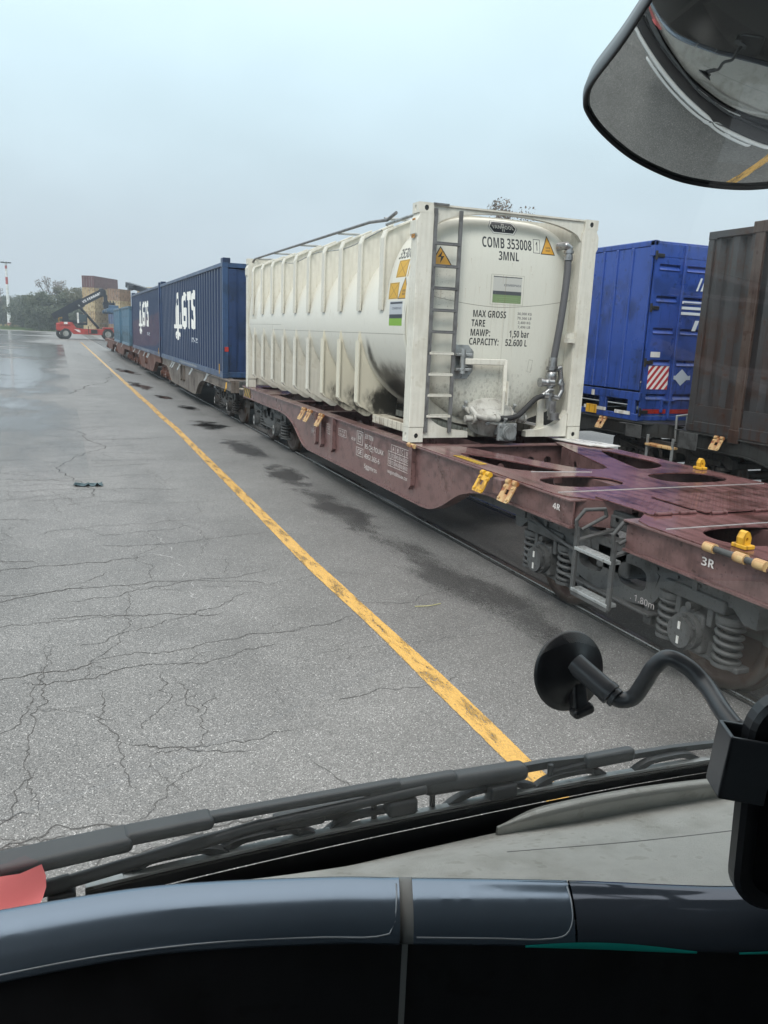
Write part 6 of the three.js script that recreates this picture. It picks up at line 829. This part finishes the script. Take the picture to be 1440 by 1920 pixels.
  function shell(rings) { const P = [], I = [], N = ol.length; rings.forEach(([sc, f]) => ol.forEach((q) => { const a = c0.x + (q.x - c0.x) * sc, b = c0.y + (q.y - c0.y) * sc; const r2 = (a - c0.x) ** 2 + (b - c0.y) ** 2; const p = at3(a, b, f(r2)); P.push(p.x, p.y, p.z); })); for (let k = 0; k + 1 < rings.length; k++) for (let i = 0; i < N; i++) { const a = k * N + i, b = k * N + (i + 1) % N; I.push(a, a + N, b, b, a + N, b + N); } const g = new THREE.BufferGeometry(); g.setAttribute('position', new THREE.Float32BufferAttribute(P, 3)); g.setIndex(I); g.computeVertexNormals(); return g; }
  const sag = (r2) => 0.03 - r2 / (2 * MIRROR.R);
  const housing = mk('front_mirror', [shell([[0.965, (r) => sag(r) + 0.001], [0.975, (r) => sag(r) + 0.008], [1.0, (r) => sag(r) + 0.006], [1.015, (r) => sag(r) - 0.012], [1.0, (r) => sag(r) - 0.05], [0.8, (r) => -0.11], [0.4, (r) => -0.13], [0.001, (r) => -0.135]])], new THREE.MeshPhysicalMaterial({ color: C(0.02, 0.02, 0.022), roughness: 0.35, side: THREE.DoubleSide }), TRUCK);
  mk('mirror_glass', shell([...Array.from({ length: 15 }, (_, k) => [0.97 * (k / 14) + 0.0005, sag])]), new THREE.MeshPhysicalMaterial({ color: C(0.50, 0.53, 0.53), metalness: 1, roughness: 0.015, side: THREE.DoubleSide }), housing);
  const hp = at3(c0.x, c0.y, -0.1); mk('mirror_arm', tb([[hp.x, hp.y, hp.z], [hp.x + 0.02, hp.y + 0.2, hp.z + 0.05], [hp.x, 3.22, -0.95], [1.2, 3.1, -0.7]], 0.03, 20, 8), housing.material, housing);
}
// ---------- phone holder on its suction arm ----------
{
  const bk = new THREE.MeshPhysicalMaterial({ color: C(0.016, 0.016, 0.018), roughness: 0.34 }), sat = new THREE.MeshPhysicalMaterial({ color: C(0.05, 0.053, 0.058), roughness: 0.32 });
  const H = thing('phone_holder', 'black suction-cup phone holder with bent gooseneck arm stuck to the windscreen', 'phone holder', [0, 0, 0]);
  const cup = new THREE.LatheGeometry([[0.0, 0.030], [0.02, 0.028], [0.035, 0.018], [0.052, 0.010], [0.060, 0.008], [0.0625, 0.003], [0.061, 0.0], [0.0, 0.0]].map(([a, b]) => new THREE.Vector2(a, b)), 40); cup.rotateX(Math.PI / 2 - 0.16); cup.translate(0.703, 1.961, -0.945);
  mk('suction_cup', cup, bk, H);
  mk('cup_lever', [rb(0.026, 0.045, 0.02, 0.006, 0.706, 1.932, -0.918, -0.3), rb(0.036, 0.016, 0.022, 0.006, 0.708, 1.912, -0.908, 0, 0, 0.25)], bk, H);
  mk('stem', [bar([0.700, 1.982, -0.925], [0.722, 1.957, -0.872], 0.0165, 20), bar([0.7215, 1.958, -0.874], [0.7255, 1.9535, -0.866], 0.0175, 20), bar([0.7265, 1.9525, -0.864], [0.729, 1.95, -0.859], 0.015, 20)], sat, H);
  mk('gooseneck', tb([[0.724, 1.956, -0.868], [0.732, 1.949, -0.857], [0.745, 1.9555, -0.845], [0.750, 1.985, -0.83], [0.752, 2.016, -0.815], [0.760, 2.034, -0.80], [0.774, 2.029, -0.78], [0.783, 2.013, -0.752], [0.764, 2.000, -0.695], [0.752, 1.990, -0.645]], 0.0118, 90, 16), sat, H);
  mk('arm_collar', bar([0.757, 1.9945, -0.665], [0.750, 1.987, -0.632], 0.015, 18), bk, H);
  { const g = mergeGeometries([rb(0.006, 0.085, 0.056, 0.002, -0.026, 0, 0), rb(0.058, 0.085, 0.006, 0.002, 0.0, 0, 0.025), rb(0.058, 0.085, 0.006, 0.002, 0.0, 0, -0.025), rb(0.052, 0.006, 0.05, 0.002, 0.0, -0.036, 0)].map(flat)); g.rotateY(-0.5); g.rotateZ(-0.10); g.scale(0.87, 0.87, 0.87); mk('clamp', put(g, 0.694, 1.998, -0.600), sat, H); mk('clamp_arm', rb(0.10, 0.05, 0.012, 0.004, 0.735, 1.985, -0.612), sat, H); }
  const D = thing('phone', 'black phone in a rounded case held upright by the suction holder', 'phone', [0.787, 1.950, -0.563]);
  const rr = (w, h, r, n = 8) => { const o = []; for (const [cx, cy2, a0] of [[w / 2 - r, h / 2 - r, 0], [-w / 2 + r, h / 2 - r, 1.5708], [-w / 2 + r, -h / 2 + r, 3.1416], [w / 2 - r, -h / 2 + r, 4.7124]]) for (let k = 0; k <= n; k++) { const a = a0 + 1.5708 * k / n; o.push([cx + r * Math.cos(a), cy2 + r * Math.sin(a)]); } return o; };
  const body = ex(rr(0.215, 0.320, 0.055), 0.03, [], 0.006); body.scale(0.84, 0.84, 0.84); body.translate(0, 0, -0.012); body.rotateY(-0.35); body.rotateZ(0.06); mk('case', body, bk, D);
  const scr = new THREE.ShapeGeometry(shapeOf(rr(0.19, 0.26, 0.035))); scr.scale(0.84, 0.84, 1); scr.translate(0, 0, 0.0142); scr.rotateY(-0.35); scr.rotateZ(0.06); mk('screen', scr, new THREE.MeshPhysicalMaterial({ color: C(0.004, 0.004, 0.005), roughness: 0.25, specularIntensity: 0.4 }), D);
  const bt = cy(0.011, 0.011, 0.003, -0.047, -0.042, 0.0155, 'z', 20); bt.rotateY(-0.35); bt.rotateZ(0.06); mk('blue_button', bt, new THREE.MeshStandardMaterial({ color: C(0.02, 0.22, 0.7), roughness: 0.4 }), D);
  // red folder lying at the foot of the windscreen
  const g = new THREE.PlaneGeometry(0.3, 0.10, 12, 8), q = g.attributes.position; for (let i = 0; i < q.count; i++) { const x = q.getX(i), y = q.getY(i); q.setXYZ(i, x + 0.012 * Math.sin(y * 50), y + 0.008 * Math.sin(x * 40), 0.006 * Math.sin(x * 34 + y * 24) + 0.005 * Math.sin(y * 70 - x * 20)); } g.rotateX(-0.95); g.computeVertexNormals(); g.translate(-0.207, 1.764, -0.918);
  const f = mk('red_cloth', g, new THREE.MeshPhysicalMaterial({ color: C(0.80, 0.20, 0.20), roughness: 0.7, side: THREE.DoubleSide })); tag(f, 'crumpled red cloth lying on the dashboard against the windscreen', 'cloth');
}
// ---------- haze ----------
scene.fog = new THREE.FogExp2(0xd6e2ea, 0.0008);
scene.traverse((o) => { if (o.isMesh) { o.castShadow = true; o.receiveShadow = true; } });
renderer.render(scene, camera);
